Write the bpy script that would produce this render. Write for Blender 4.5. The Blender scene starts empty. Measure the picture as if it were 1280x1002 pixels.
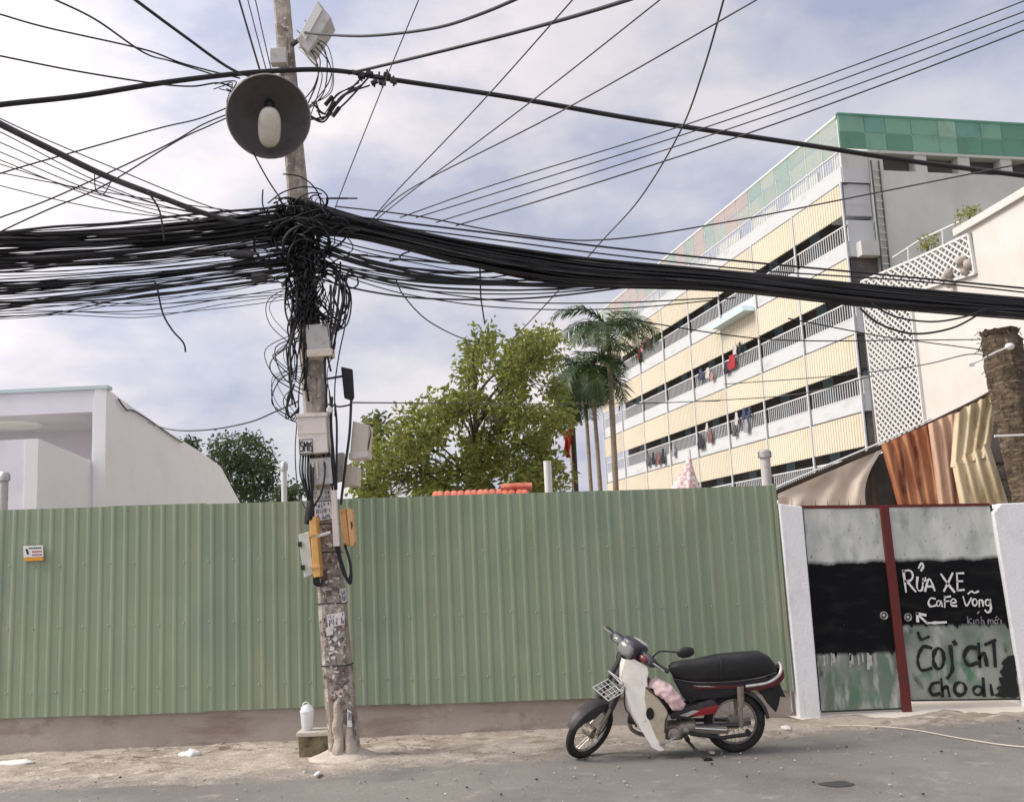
import bpy, bmesh, math, random
from mathutils import Vector, Matrix, noise as mnoise
R = math.radians
random.seed(7)
sc = bpy.context.scene
col = sc.collection

# ------------------------------------------------------------------ camera, sky, sun, exposure
F = 1280.0                                   # focal length in pixels of the 1280 px wide photograph
CAM = Vector((0, 0, 1.68))
PITCH, ROLL = R(8.97), R(-2.6)
cd = bpy.data.cameras.new('camera')
cam = bpy.data.objects.new('camera', cd); col.objects.link(cam)
cd.sensor_width = 36; cd.lens = 36.0 * F / 1280; cd.clip_end = 2000; cd.clip_start = .05
CROT = Matrix.Rotation(R(90) + PITCH, 3, 'X') @ Matrix.Rotation(ROLL, 3, 'Z')
cam.matrix_world = Matrix.Translation(CAM) @ CROT.to_4x4()
sc.camera = cam

SUN_AZ, SUN_EL = R(-97), R(44)               # azimuth from +Y, negative to the left
SUNV = Vector((math.sin(SUN_AZ) * math.cos(SUN_EL), math.cos(SUN_AZ) * math.cos(SUN_EL), math.sin(SUN_EL)))
w = bpy.data.worlds.new('World'); sc.world = w; w.use_nodes = True
nt = w.node_tree; nt.nodes.clear()
def N(t, **k):
    n = nt.nodes.new(t)
    for a, b in k.items(): setattr(n, a, b)
    return n
L = lambda a, b: nt.links.new(a, b)
out = N('ShaderNodeOutputWorld'); bg = N('ShaderNodeBackground'); bg.inputs[1].default_value = .1
sky = N('ShaderNodeTexSky'); sky.sky_type = 'NISHITA'; sky.sun_disc = False
sky.sun_elevation = SUN_EL; sky.sun_rotation = SUN_AZ % (2 * math.pi)
sky.air_density = 1.0; sky.dust_density = 1.5; sky.ozone_density = 2.0
geo = N('ShaderNodeTexCoord')
mp = N('ShaderNodeMapping'); mp.inputs['Scale'].default_value = (1, 1, 1.5); mp.inputs['Location'].default_value = (.32, .1, .15)
L(geo.outputs['Generated'], mp.inputs[0])
n1 = N('ShaderNodeTexNoise'); n1.inputs['Scale'].default_value = 1.9; n1.inputs['Detail'].default_value = 9; n1.inputs['Roughness'].default_value = .56; n1.inputs['Distortion'].default_value = .25
L(mp.outputs[0], n1.inputs[0])
r1 = N('ShaderNodeValToRGB'); r1.color_ramp.elements[0].position = .38; r1.color_ramp.elements[1].position = .6; r1.color_ramp.elements[0].color = (.66, .66, .66, 1)
L(n1.outputs[0], r1.inputs[0])
n2 = N('ShaderNodeTexNoise'); n2.inputs['Scale'].default_value = 3.6; n2.inputs['Detail'].default_value = 8; n2.inputs['Roughness'].default_value = .55
mp2 = N('ShaderNodeMapping'); mp2.inputs['Scale'].default_value = (1, 1, 1.9); mp2.inputs['Location'].default_value = (3.1, 1.7, .4)
L(geo.outputs['Generated'], mp2.inputs[0]); L(mp2.outputs[0], n2.inputs[0])
r2 = N('ShaderNodeValToRGB')
e = r2.color_ramp.elements
e[0].position = .4; e[0].color = (3.1, 3.2, 4.0, 1)
e[1].position = .6; e[1].color = (5.6, 5.15, 5.15, 1)
L(n2.outputs[0], r2.inputs[0])
# clouds scatter forward: brighter towards the sun
dt = N('ShaderNodeVectorMath', operation='DOT_PRODUCT'); dt.inputs[1].default_value = SUNV
nrm = N('ShaderNodeVectorMath', operation='NORMALIZE'); L(geo.outputs['Generated'], nrm.inputs[0]); L(nrm.outputs[0], dt.inputs[0])
mr = N('ShaderNodeMapRange'); mr.inputs[1].default_value = .1; mr.inputs[2].default_value = 1.0; mr.inputs[3].default_value = 1.0; mr.inputs[4].default_value = 2.0
mr.interpolation_type = 'SMOOTHSTEP'
L(dt.outputs['Value'], mr.inputs[0])
vm = N('ShaderNodeVectorMath', operation='SCALE'); L(r2.outputs[0], vm.inputs[0]); L(mr.outputs[0], vm.inputs['Scale'])
mx = N('ShaderNodeMixRGB'); L(r1.outputs[0], mx.inputs[0]); L(sky.outputs[0], mx.inputs[1]); L(vm.outputs[0], mx.inputs[2])
L(mx.outputs[0], bg.inputs[0]); L(bg.outputs[0], out.inputs[0])

sd = bpy.data.lights.new('sun', 'SUN'); sd.energy = 2.25; sd.angle = R(24); sd.color = (1, .92, .8)
so = bpy.data.objects.new('sun', sd); col.objects.link(so)
so.rotation_euler = SUNV.to_track_quat('Z', 'Y').to_euler(); so.location = SUNV * 60
sc.view_settings.view_transform = 'Standard'; sc.view_settings.look = 'None'; sc.view_settings.gamma = 1
sc.view_settings.use_curve_mapping = False
sc.view_settings.exposure = .74

# ------------------------------------------------------------------ pixel -> place
def ray(px, py): return CROT @ Vector(((px - 640) / F, (501 - py) / F, -1))
def at(px, py, Y):
    d = ray(px, py); return CAM + d * (Y / d.y)
def gnd(px, py, z=0.0):
    d = ray(px, py); return CAM + d * ((z - CAM.z) / d.z)
def onp(px, py, P, n):
    d = ray(px, py); return CAM + d * ((P - CAM).dot(n) / d.dot(n))

# ------------------------------------------------------------------ materials
def mat(name, base, layers=(), rough=.7, metallic=0, bump=0, bscale=60, spec=.4, trans=0, coat=0, var=0, see=0):
    """layers: (colour, noise scale or (sx,sy,sz), lo, hi[, kind])"""
    m = bpy.data.materials.new(name); m.use_nodes = True
    t = m.node_tree; b = t.nodes['Principled BSDF']
    tc = t.nodes.new('ShaderNodeTexCoord')
    cur = t.nodes.new('ShaderNodeRGB'); cur.outputs[0].default_value = (*base, 1); cur = cur.outputs[0]
    for i, ly in enumerate(layers):
        c, s, lo, hi = ly[:4]
        kind = ly[4] if len(ly) > 4 else 'noise'
        mpn = t.nodes.new('ShaderNodeMapping'); t.links.new(tc.outputs['Object'], mpn.inputs[0])
        mpn.inputs['Location'].default_value = (i * 3.7 + 1.3, i * 1.9, i * 2.3)
        if isinstance(s, tuple): mpn.inputs['Scale'].default_value = s; s = 1
        if kind == 'voronoi':
            n = t.nodes.new('ShaderNodeTexVoronoi'); n.inputs['Scale'].default_value = s; o = n.outputs['Distance']
        elif kind == 'crack':
            nw = t.nodes.new('ShaderNodeTexNoise'); nw.inputs['Scale'].default_value = 2.2; nw.inputs['Detail'].default_value = 6; t.links.new(mpn.outputs[0], nw.inputs[0])
            va = t.nodes.new('ShaderNodeVectorMath'); va.operation = 'MULTIPLY_ADD'; va.inputs[1].default_value = (.7, .7, .7); t.links.new(nw.outputs['Color'], va.inputs[0]); t.links.new(mpn.outputs[0], va.inputs[2])
            n = t.nodes.new('ShaderNodeTexVoronoi'); n.feature = 'DISTANCE_TO_EDGE'; n.inputs['Scale'].default_value = s; o = n.outputs['Distance']; mpn = va
        else:
            n = t.nodes.new('ShaderNodeTexNoise'); n.inputs['Scale'].default_value = s; n.inputs['Detail'].default_value = 7
            n.inputs['Roughness'].default_value = .6; o = n.outputs[0]
        t.links.new(mpn.outputs[0], n.inputs[0])
        mrn = t.nodes.new('ShaderNodeMapRange'); mrn.inputs[1].default_value = lo; mrn.inputs[2].default_value = hi
        t.links.new(o, mrn.inputs[0])
        mix = t.nodes.new('ShaderNodeMixRGB'); mix.inputs[2].default_value = (*c, 1)
        t.links.new(mrn.outputs[0], mix.inputs[0]); t.links.new(cur, mix.inputs[1]); cur = mix.outputs[0]
    if var:
        oi = t.nodes.new('ShaderNodeObjectInfo'); hs = t.nodes.new('ShaderNodeHueSaturation')
        ma = t.nodes.new('ShaderNodeMapRange'); ma.inputs[3].default_value = 1 - var; ma.inputs[4].default_value = 1 + var
        t.links.new(oi.outputs['Random'], ma.inputs[0]); t.links.new(ma.outputs[0], hs.inputs['Value'])
        t.links.new(cur, hs.inputs['Color']); cur = hs.outputs[0]
    t.links.new(cur, b.inputs['Base Color'])
    b.inputs['Roughness'].default_value = rough; b.inputs['Metallic'].default_value = metallic
    b.inputs['Specular IOR Level'].default_value = spec
    if coat: b.inputs['Coat Weight'].default_value = coat
    if bump:
        n = t.nodes.new('ShaderNodeTexNoise'); n.inputs['Scale'].default_value = bscale; n.inputs['Detail'].default_value = 6
        t.links.new(tc.outputs['Object'], n.inputs[0])
        bp = t.nodes.new('ShaderNodeBump'); bp.inputs['Strength'].default_value = bump; bp.inputs['Distance'].default_value = .02
        t.links.new(n.outputs[0], bp.inputs['Height']); t.links.new(bp.outputs[0], b.inputs['Normal'])
    if trans:
        tr = t.nodes.new('ShaderNodeBsdfTranslucent'); ms = t.nodes.new('ShaderNodeMixShader'); ms.inputs[0].default_value = trans
        br = t.nodes.new('ShaderNodeHueSaturation'); br.inputs['Value'].default_value = 1.5; br.inputs['Saturation'].default_value = 1.1
        t.links.new(cur, br.inputs['Color']); t.links.new(br.outputs[0], tr.inputs[0])
        t.links.new(b.outputs[0], ms.inputs[1]); t.links.new(tr.outputs[0], ms.inputs[2])
        t.links.new(ms.outputs[0], t.nodes['Material Output'].inputs[0])
    if see:
        o_ = t.nodes['Material Output']; cur_s = o_.inputs[0].links[0].from_socket; tp_ = t.nodes.new('ShaderNodeBsdfTransparent'); m2 = t.nodes.new('ShaderNodeMixShader'); m2.inputs[0].default_value = see
        t.links.new(cur_s, m2.inputs[1]); t.links.new(tp_.outputs[0], m2.inputs[2]); t.links.new(m2.outputs[0], o_.inputs[0])
    return m

MT = {}
def mk(name, *a, **k): MT[name] = mat(name, *a, **k); return MT[name]
mk('asphalt', (.185, .176, .163), [((.24, .225, .2), .5, .4, .65), ((.13, .123, .114), 1.1, .5, .7), ((.36, .34, .31), 130, .56, .7), ((.1, .095, .09), 95, .58, .72), ((.32, .29, .25), 4.5, .58, .75), ((.19, .18, .165), 26, .5, .66), ((.3, .285, .265), 60, .58, .7)], rough=.9, bump=.5, bscale=160)
mk('pavement', (.36, .315, .265), [((.46, .41, .35), 1.6, .42, .6), ((.27, .225, .18), 2.4, .48, .62), ((.55, .51, .45), 5, .55, .66), ((.17, .135, .105), 3.7, .57, .68), ((.22, .18, .145), 60, .56, .72), ((.17, .135, .11), (.9, 1.6, 1), .012, .002, 'crack'), ((.42, .37, .31), .8, .52, .64), ((.3, .25, .2), 11, .54, .68)], rough=.95, bump=.8, bscale=34)
mk('dirt', (.3, .26, .2), [((.2, .17, .12), .6, .4, .7)], rough=1)
mk('yard', (.74, .69, .6), [((.62, .56, .47), 1.2, .45, .7)], rough=.9, bump=.2, bscale=20)  # pale warm concrete, lightened to paint in sunlight under the gate
mk('lowwall', (.35, .305, .26), [((.42, .375, .325), 1.4, .4, .65), ((.26, .205, .17), (1.2, 1, 6), .5, .7), ((.2, .165, .135), 3.1, .58, .76), ((.5, .44, .38), 6, .64, .75)], rough=.95, bump=.35, bscale=50)
mk('fence', (.24, .295, .195), [((.265, .315, .22), (.7, .7, .5), .4, .65), ((.21, .29, .21), (1.2, 1.2, .9), .5, .75), ((.33, .345, .24), (2.5, 2.5, .8), .56, .78), ((.31, .29, .21), (9, 9, .55), .6, .85), ((.5, .52, .42), 55, .7, .78)], rough=.5, spec=.35, var=.05)
mk('screw', (.55, .57, .5), rough=.4, metallic=.6)
mk('whitewash', (.84, .845, .845), [((.68, .68, .66), 2.2, .52, .75), ((.5, .48, .44), (9, 9, 2), .58, .8), ((.42, .39, .35), 6, .66, .78)], rough=.85, bump=.25, bscale=45)
mk('redpaint', (.13, .018, .014), [((.06, .03, .025), 9, .5, .8)], rough=.6, bump=.2)
mk('steel', (.5, .5, .48), [((.3, .27, .23), 25, .5, .75)], rough=.4, metallic=.8)
mk('darksteel', (.05, .05, .05), [((.09, .07, .06), 12, .5, .75)], rough=.55, metallic=.5)
mk('cementlump2', (.45, .4, .36), [((.3, .26, .23), 7, .5, .7)], rough=.9, bump=.5)
mk('concrete', (.33, .3, .265), [((.42, .39, .345), 3, .42, .65), ((.2, .165, .135), 5, .55, .75), ((.13, .105, .09), (16, 16, 3), .6, .8)], rough=.95, bump=.4, bscale=40)
mk('polegrey', (.3, .25, .215), [((.42, .38, .335), 6, .48, .62), ((.13, .1, .085), (18, 18, 4), .5, .7), ((.5, .48, .45), 19, .57, .63), ((.1, .075, .06), 14, .6, .66)], rough=.95, bump=.5, bscale=60)
mk('collar', (.5, .45, .385), [((.38, .33, .275), 6, .45, .68), ((.27, .23, .19), 14, .56, .72)], rough=.95, bump=.45, bscale=30)
mk('block', (.13, .1, .065), [((.2, .18, .1), 7, .45, .65), ((.06, .05, .04), 11, .52, .7)], rough=.95, bump=.7, bscale=35)
mk('blocktop', (.5, .46, .4), [((.35, .3, .25), 9, .5, .75)], rough=.95, bump=.4)
mk('cable', (.012, .012, .014), [((.03, .03, .033), 3, .5, .75)], rough=.5, spec=.4)
mk('cablegrey', (.06, .058, .06), [((.13, .125, .12), 4, .5, .7)], rough=.6)
mk('cablewhite', (.45, .45, .44), rough=.6)
mk('lampshade', (.32, .3, .28), [((.2, .18, .165), 8, .5, .75)], rough=.6, metallic=.3)
mk('lampinner', (.17, .155, .16), [((.11, .1, .1), 7, .5, .75)], rough=.6)
mk('bulb', (.62, .58, .5), [((.48, .43, .36), 9, .5, .75)], rough=.35)
mk('boxgrey', (.5, .49, .47), [((.34, .3, .27), 9, .55, .72), ((.25, .2, .17), (26, 26, 4), .62, .75)], rough=.6)
mk('boxwhite', (.72, .66, .61), [((.55, .46, .4), 7, .54, .74)], rough=.55)
mk('boxcream', (.66, .6, .5), [((.45, .38, .31), 8, .56, .75)], rough=.6)
mk('boxmint', (.58, .63, .58), [((.42, .45, .42), 9, .55, .75)], rough=.5)
mk('orange', (.74, .42, .13), [((.6, .33, .1), 6, .5, .75), ((.4, .22, .09), (20, 20, 3), .62, .8)], rough=.5)
mk('orangepale', (.68, .42, .2), [((.5, .27, .1), 9, .5, .75)], rough=.55)
mk('black', (.015, .015, .016), rough=.45)
mk('blackmatte', (.02, .02, .022), [((.045, .042, .04), 6, .5, .75)], rough=.75)
mk('paper', (.66, .64, .61), [((.5, .45, .4), 22, .52, .7), ((.3, .25, .22), 45, .6, .7)], rough=.9)
mk('paperbeige', (.5, .43, .36), [((.34, .28, .23), 25, .5, .68)], rough=.95)
mk('paperdark', (.15, .11, .095), [((.25, .2, .17), 30, .5, .7)], rough=.95)
mk('ink', (.035, .075, .22), rough=.8)
mk('inkpurple', (.09, .05, .15), rough=.8)
mk('inkblack', (.03, .03, .03), rough=.8)
mk('inkred', (.4, .05, .04), rough=.8)
mk('signwhite', (.75, .74, .72), rough=.5)
mk('signorange', (.75, .33, .03), rough=.5)
mk('plaster', (.89, .9, .89), [((.83, .84, .82), (.5, .5, 1.5), .5, .75), ((.66, .66, .63), (3, 3, .4), .64, .85)], rough=.85)
mk('plastershade', (.74, .73, .79), [((.62, .61, .67), 1, .5, .75)], rough=.85)  # house plaster with the lilac shade of the front put into the colour
mk('teal', (.5, .62, .65), rough=.5)
mk('cream', (.64, .61, .575), [((.57, .535, .495), .7, .45, .7), ((.53, .47, .41), (3, 3, .7), .62, .85)], rough=.9, bump=.12, bscale=10)
mk('apanel', (.64, .58, .445), [((.67, .62, .5), .35, .42, .62), ((.56, .48, .34), (.8, .8, 2), .58, .8), ((.48, .4, .3), (2.5, 2.5, .5), .64, .8)], rough=.65, var=.05)
mk('aslab', (.54, .56, .575), [((.42, .42, .41), (.6, .6, 2), .55, .8)], rough=.85)
mk('arail', (.62, .64, .65), rough=.6)
mk('awall', (.52, .545, .515), [((.6, .62, .58), .35, .42, .62), ((.42, .435, .41), (.6, .6, .15), .52, .75), ((.62, .62, .59), .9, .6, .75), ((.36, .36, .34), (1.2, 1.2, .12), .58, .75)], rough=.95, bump=.2, bscale=6)
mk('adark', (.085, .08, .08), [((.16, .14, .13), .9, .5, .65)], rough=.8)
mk('adoor', (.18, .26, .32), rough=.6)
for i, c in enumerate([(.13, .3, .22), (.22, .4, .31), (.34, .5, .4), (.17, .36, .29)]):
    mk('gnet%d' % i, c, [(tuple(v * .7 for v in c), 1.1, .5, .75)], rough=.6, trans=.35, see=.18)
mk('onet', (.56, .46, .4), [((.6, .53, .45), .8, .5, .7)], rough=.7, trans=.35, see=.5)
mk('ynet', (.5, .53, .44), [((.42, .5, .42), .8, .5, .7)], rough=.7, trans=.35, see=.5)
mk('pnet', (.36, .48, .4), [((.48, .5, .42), .6, .45, .7)], rough=.7, trans=.35, see=.5)
mk('tarp', (.68, .59, .51), [((.58, .49, .42), 1.3, .45, .7)], rough=.8, trans=.25)
mk('rust', (.36, .13, .06), [((.5, .25, .13), (7, 7, 1.2), .44, .62), ((.12, .035, .02), (9, 9, 2), .5, .68), ((.5, .33, .2), (5, 5, 1), .6, .78)], rough=.85, bump=.2)
mk('rustpale', (.64, .54, .36), [((.42, .3, .16), (8, 8, 1.2), .5, .7), ((.3, .15, .06), (10, 10, 2), .6, .8)], rough=.8, bump=.2, var=.1)
mk('rustpink', (.58, .38, .27), [((.3, .12, .07), (9, 9, 1.2), .5, .7)], rough=.8, bump=.2)
mk('timber', (.06, .045, .035), [((.11, .08, .06), (6, 6, 1), .5, .7)], rough=.9)
mk('palmbark', (.085, .064, .045), [((.2, .15, .1), (6, 6, 26), .48, .66), ((.02, .015, .012), 8, .55, .75)], rough=1, bump=1, bscale=30)
mk('arecabark', (.25, .205, .15), [((.18, .14, .1), (2, 2, 9), .5, .65), ((.36, .33, .26), 4, .58, .75)], rough=.9, bump=.3)
mk('bark', (.09, .07, .055), rough=.95)
mk('leaf', (.15, .18, .05), [((.24, .25, .07), 1.3, .42, .62), ((.07, .095, .03), 2.4, .52, .68), ((.3, .3, .11), 12, .54, .7)], rough=.4, trans=.5)
mk('leafdark', (.045, .07, .032), [((.09, .115, .045), .9, .45, .65), ((.12, .14, .06), 5, .58, .72)], rough=.6, trans=.3)
mk('frond', (.04, .075, .028), [((.085, .12, .04), 3, .45, .68)], rough=.4, trans=.3)
mk('frondpale', (.36, .34, .2), rough=.6)
mk('tile', (.5, .12, .075), [((.62, .24, .17), 4, .45, .65), ((.25, .07, .05), 9, .55, .75)], rough=.8, var=.15)
mk('pipewhite', (.66, .66, .64), rough=.6)
mk('flag', (.42, .045, .03), [((.3, .04, .03), 5, .5, .7)], rough=.8, trans=.2)
mk('cuplid', (.78, .8, .82), rough=.25, trans=.3)
mk('cupwhite', (.72, .73, .75), rough=.3, trans=.3)
mk('litter', (.68, .67, .65), rough=.8)
mk('stone', (.38, .34, .29), [((.2, .17, .14), 30, .5, .7)], rough=.95)
mk('drygrass', (.1, .06, .03), rough=.9)
# motorbike
mk('rubber', (.022, .021, .02), [((.06, .055, .048), 14, .5, .72)], rough=.85, bump=.2, bscale=90)
mk('rim', (.42, .4, .37), [((.22, .18, .14), 18, .5, .7)], rough=.4, metallic=.8)
mk('bikewhite', (.8, .78, .72), [((.6, .52, .42), 4, .5, .72), ((.35, .27, .2), 13, .64, .8)], rough=.38, coat=.2)
mk('bikecream', (.56, .49, .37), [((.42, .35, .25), 6, .5, .72), ((.25, .19, .13), 15, .62, .8)], rough=.5)
mk('bikegrey', (.038, .036, .04), [((.085, .075, .07), 7, .5, .75)], rough=.45)
mk('bikepurple', (.035, .032, .05), [((.08, .075, .085), 9, .5, .75)], rough=.4, coat=.2)
mk('seat', (.013, .013, .014), [((.035, .033, .032), 5, .5, .75)], rough=.5, bump=.08, bscale=120)
mk('bikered', (.3, .014, .02), rough=.35, coat=.3)
mk('maroon', (.1, .014, .018), rough=.35, coat=.3)
mk('chrome', (.7, .69, .67), [((.4, .35, .3), 20, .55, .75)], rough=.25, metallic=.9)
mk('alu', (.3, .27, .23), [((.17, .13, .1), 12, .5, .72)], rough=.55, metallic=.6)
mk('lens', (.2, .2, .19), [((.1, .1, .1), 14, .5, .75)], rough=.15, coat=.5)
mk('pinkbag', (.8, .64, .64), [((.74, .5, .5), 9, .5, .7), ((.85, .8, .8), 16, .54, .72)], rough=.45, trans=.25)

# ------------------------------------------------------------------ mesh helpers
class MB:
    def __init__(s): s.v = []; s.f = []; s.m = []; s.uv = None
    def add(s, vs, fs, mi=0):
        o = len(s.v); s.v += [Vector(a) for a in vs]; s.f += [tuple(i + o for i in f) for f in fs]; s.m += [mi] * len(fs); return s
    def box(s, c, d, rot=None, mi=0):
        hx, hy, hz = d[0] / 2, d[1] / 2, d[2] / 2
        vs = [Vector((x, y, z)) for z in (-hz, hz) for y in (-hy, hy) for x in (-hx, hx)]
        if rot is not None: vs = [rot @ a for a in vs]
        c = Vector(c)
        return s.add([a + c for a in vs], [(0, 2, 3, 1), (4, 5, 7, 6), (0, 1, 5, 4), (2, 6, 7, 3), (0, 4, 6, 2), (1, 3, 7, 5)], mi)
    def bar(s, a, b, wd, dp=None, up=None, mi=0):
        a, b = Vector(a), Vector(b); z = (b - a); ln = z.length
        if ln < 1e-6: return s
        z.normalize(); up = Vector(up) if up else (Vector((0, 0, 1)) if abs(z.z) < .9 else Vector((0, 1, 0)))
        x = up.cross(z).normalized(); y = z.cross(x)
        rot = Matrix((x, y, z)).transposed()
        return s.box((a + b) / 2, (wd, dp or wd, ln), rot, mi)
    def prism(s, front, off, mi=0):
        """front: polygon (list of points), off: extrusion vector"""
        n = len(front); off = Vector(off)
        vs = [Vector(p) for p in front] + [Vector(p) + off for p in front]
        fs = [tuple(range(n)), tuple(range(2 * n - 1, n - 1, -1))] + [(i, i + n, (i + 1) % n + n, (i + 1) % n) for i in range(n)]
        return s.add(vs, fs, mi)
    def tube(s, pts, r, n=6, closed=False, caps=True, mi=0):
        pts = [Vector(p) for p in pts]; k = len(pts)
        if not callable(r): rr = r; r = lambda t: rr
        vs = []; fs = []; nrm = None
        for i, p in enumerate(pts):
            if closed: t = (pts[(i + 1) % k] - pts[i - 1])
            else: t = pts[min(i + 1, k - 1)] - pts[max(i - 1, 0)]
            if t.length < 1e-9: t = Vector((0, 0, 1))
            t.normalize()
            if nrm is None:
                nrm = t.orthogonal().normalized()
            else:
                nrm = (nrm - t * nrm.dot(t))
                nrm = nrm.normalized() if nrm.length > 1e-6 else t.orthogonal().normalized()
            b = t.cross(nrm); ra = r(i / max(1, k - 1))
            for j in range(n):
                a = 2 * math.pi * j / n; vs.append(p + nrm * (math.cos(a) * ra) + b * (math.sin(a) * ra))
        for i in range(k if closed else k - 1):
            i2 = (i + 1) % k
            for j in range(n): fs.append((i * n + j, i * n + (j + 1) % n, i2 * n + (j + 1) % n, i2 * n + j))
        if caps and not closed:
            fs.append(tuple(range(n - 1, -1, -1))); fs.append(tuple((k - 1) * n + j for j in range(n)))
        return s.add(vs, fs, mi)
    def lathe(s, prof, n=24, M=None, mi=0, cap=False):
        """prof: (r, h) along local z"""
        vs = []; fs = []
        for r, h in prof:
            for j in range(n):
                a = 2 * math.pi * j / n; vs.append(Vector((r * math.cos(a), r * math.sin(a), h)))
        for i in range(len(prof) - 1):
            for j in range(n): fs.append((i * n + j, i * n + (j + 1) % n, (i + 1) * n + (j + 1) % n, (i + 1) * n + j))
        if cap:
            fs.append(tuple(range(n - 1, -1, -1))); k = len(prof) - 1; fs.append(tuple(k * n + j for j in range(n)))
        if M is not None: vs = [M @ a for a in vs]
        return s.add(vs, fs, mi)
    def ell(s, c, d, n=16, k=10, rot=None, p=1.0, mi=0):
        """(super)ellipsoid"""
        sg = lambda a, e: math.copysign(abs(a) ** e, a)
        vs = []; fs = []; c = Vector(c)
        for i in range(k + 1):
            th = math.pi * (i / k - .5)
            for j in range(n):
                ph = 2 * math.pi * j / n
                q = Vector((d[0] * sg(math.cos(th), p) * sg(math.cos(ph), p), d[1] * sg(math.cos(th), p) * sg(math.sin(ph), p), d[2] * sg(math.sin(th), p)))
                if rot is not None: q = rot @ q
                vs.append(q + c)
        for i in range(k):
            for j in range(n): fs.append((i * n + j, i * n + (j + 1) % n, (i + 1) * n + (j + 1) % n, (i + 1) * n + j))
        return s.add(vs, fs, mi)
    def xf(s, fn): s.v = [fn(a) for a in s.v]; return s
    def mesh(s, name, mats, smooth=False, origin=Vector(), bevel=0, seg=2, weld=False):
        me = bpy.data.meshes.new(name)
        me.from_pydata([tuple(a - origin) for a in s.v], [], s.f)
        if not isinstance(mats, (list, tuple)): mats = [mats]
        for m_ in mats: me.materials.append(MT[m_] if isinstance(m_, str) else m_)
        if len(mats) > 1: me.polygons.foreach_set('material_index', s.m)
        if s.uv:
            u = me.uv_layers.new(name='UVMap')
            for lp in me.loops: u.data[lp.index].uv = s.uv[lp.vertex_index]
        bm = bmesh.new(); bm.from_mesh(me)
        if weld: bmesh.ops.remove_doubles(bm, verts=bm.verts, dist=1e-5)
        bmesh.ops.recalc_face_normals(bm, faces=bm.faces)
        if bevel:
            es = [e_ for e_ in bm.edges if len(e_.link_faces) == 2 and e_.calc_face_angle(0) > .5]
            bmesh.ops.bevel(bm, geom=es, offset=bevel, segments=seg, affect='EDGES', profile=.6)
        bm.to_mesh(me); bm.free()
        if smooth:
            me.polygons.foreach_set('use_smooth', [True] * len(me.polygons))
            if smooth != 'all':
                me.set_sharp_from_angle(angle=R(40))
        me.update()
        return me
    def build(s, name, mats, parent=None, smooth=False, local=False, **k):
        if parent is not None:
            o = Vector() if local else WL[parent]
        else:
            zs = min(a.z for a in s.v); n = len(s.v)
            o = Vector((sum(a.x for a in s.v) / n, sum(a.y for a in s.v) / n, zs))
        me = s.mesh(name, mats, smooth, o, **k)
        ob = bpy.data.objects.new(name, me); col.objects.link(ob)
        if parent is None: ob.location = o; WL[ob] = o
        else: ob.parent = parent; WL[ob] = o
        return ob
WL = {}
def tag(o, label=None, cat=None, group=None, kind=None):
    if label: o['label'] = label
    if cat: o['category'] = cat
    if group: o['group'] = group
    if kind: o['kind'] = kind
    return o
def thing(name, loc, label, cat, group=None):
    o = bpy.data.objects.new(name, None); col.objects.link(o); o.location = loc; o.empty_display_size = .1; WL[o] = Vector(loc)
    return tag(o, label, cat, group)
def inst(src, parent, loc, rotz=0):
    c = bpy.data.objects.new(src.name.split('.')[0], src.data); col.objects.link(c); c.parent = parent; c.location = loc; c.rotation_euler = (0, 0, rotz); WL[c] = WL.get(parent, Vector()) + Vector(loc); return c
def cr(pts, n=8, closed=False):
    """Catmull-Rom through points"""
    P = [Vector(p) for p in pts]; k = len(P); o = []
    for i in range(k if closed else k - 1):
        if closed: a, b, c, d = P[i - 1], P[i], P[(i + 1) % k], P[(i + 2) % k]
        else: a, b, c, d = P[max(i - 1, 0)], P[i], P[i + 1], P[min(i + 2, k - 1)]
        for j in range(n):
            t = j / n
            o.append(.5 * ((2 * b) + (c - a) * t + (2 * a - 5 * b + 4 * c - d) * t * t + (3 * b - 3 * c + d - a) * t ** 3))
    if not closed: o.append(P[-1])
    return o
def rnd(a, b): return random.uniform(a, b)
def lerp(a, b, t): return a + (b - a) * t
def interp(tab, x):
    for (x0, y0), (x1, y1) in zip(tab, tab[1:]):
        if x <= x1: return y0 + (y1 - y0) * (x - x0) / (x1 - x0)
    (x0, y0), (x1, y1) = tab[-2:]; return y0 + (y1 - y0) * (x - x0) / (x1 - x0)
def plate(poly, Y, dep):      # pixel polygon on the plane y=Y, extruded away from the street
    return MB().prism([at(a, b, Y) for a, b in poly], (0, dep, 0))

# ------------------------------------------------------------------ ground, road, pavement
YF = gnd(560, 919).y                          # street face of the low wall
m = MB(); m.add([(-300, -200, -.03), (300, -200, -.03), (300, 500, -.03), (-300, 500, -.03)], [(0, 1, 2, 3)])
tag(m.build('ground', 'dirt'), kind='structure')
m = MB(); m.add([(-60, -25, 0), (60, -25, 0), (60, YF + .1, 0), (-60, YF + .1, 0)], [(0, 1, 2, 3)])
tag(m.build('road', 'asphalt'), kind='structure')
edge = [(-700, 1010), (-60, 994), (0, 991), (200, 983), (400, 976), (470, 963), (600, 956), (720, 950), (860, 936), (960, 926), (1100, 913), (1290, 900), (1700, 880)]
eg = [gnd(a, b) for a, b in edge]
m = MB(); nx, ny = 360, 10
x0, x1 = eg[0].x, eg[-1].x
for i in range(nx + 1):
    x = lerp(x0, x1, i / nx); yb = interp([(p.x, p.y) for p in eg], x)
    yb += .07 * mnoise.noise(Vector((x * 1.7, 3, 0))) + .05 * mnoise.noise(Vector((x * 6, 7, 0)))
    for j in range(ny + 1):
        y = lerp(yb, YF + .05, j / ny)
        z = .004 + min(1, j / 4) * (.018 + .022 * mnoise.noise(Vector((x * 1.9, y * 2.6, 5))) + .008 * mnoise.noise(Vector((x * 8, y * 8, 1))))
        m.v.append(Vector((x, y, -.003 if j == 0 else max(.004, z))))
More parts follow.
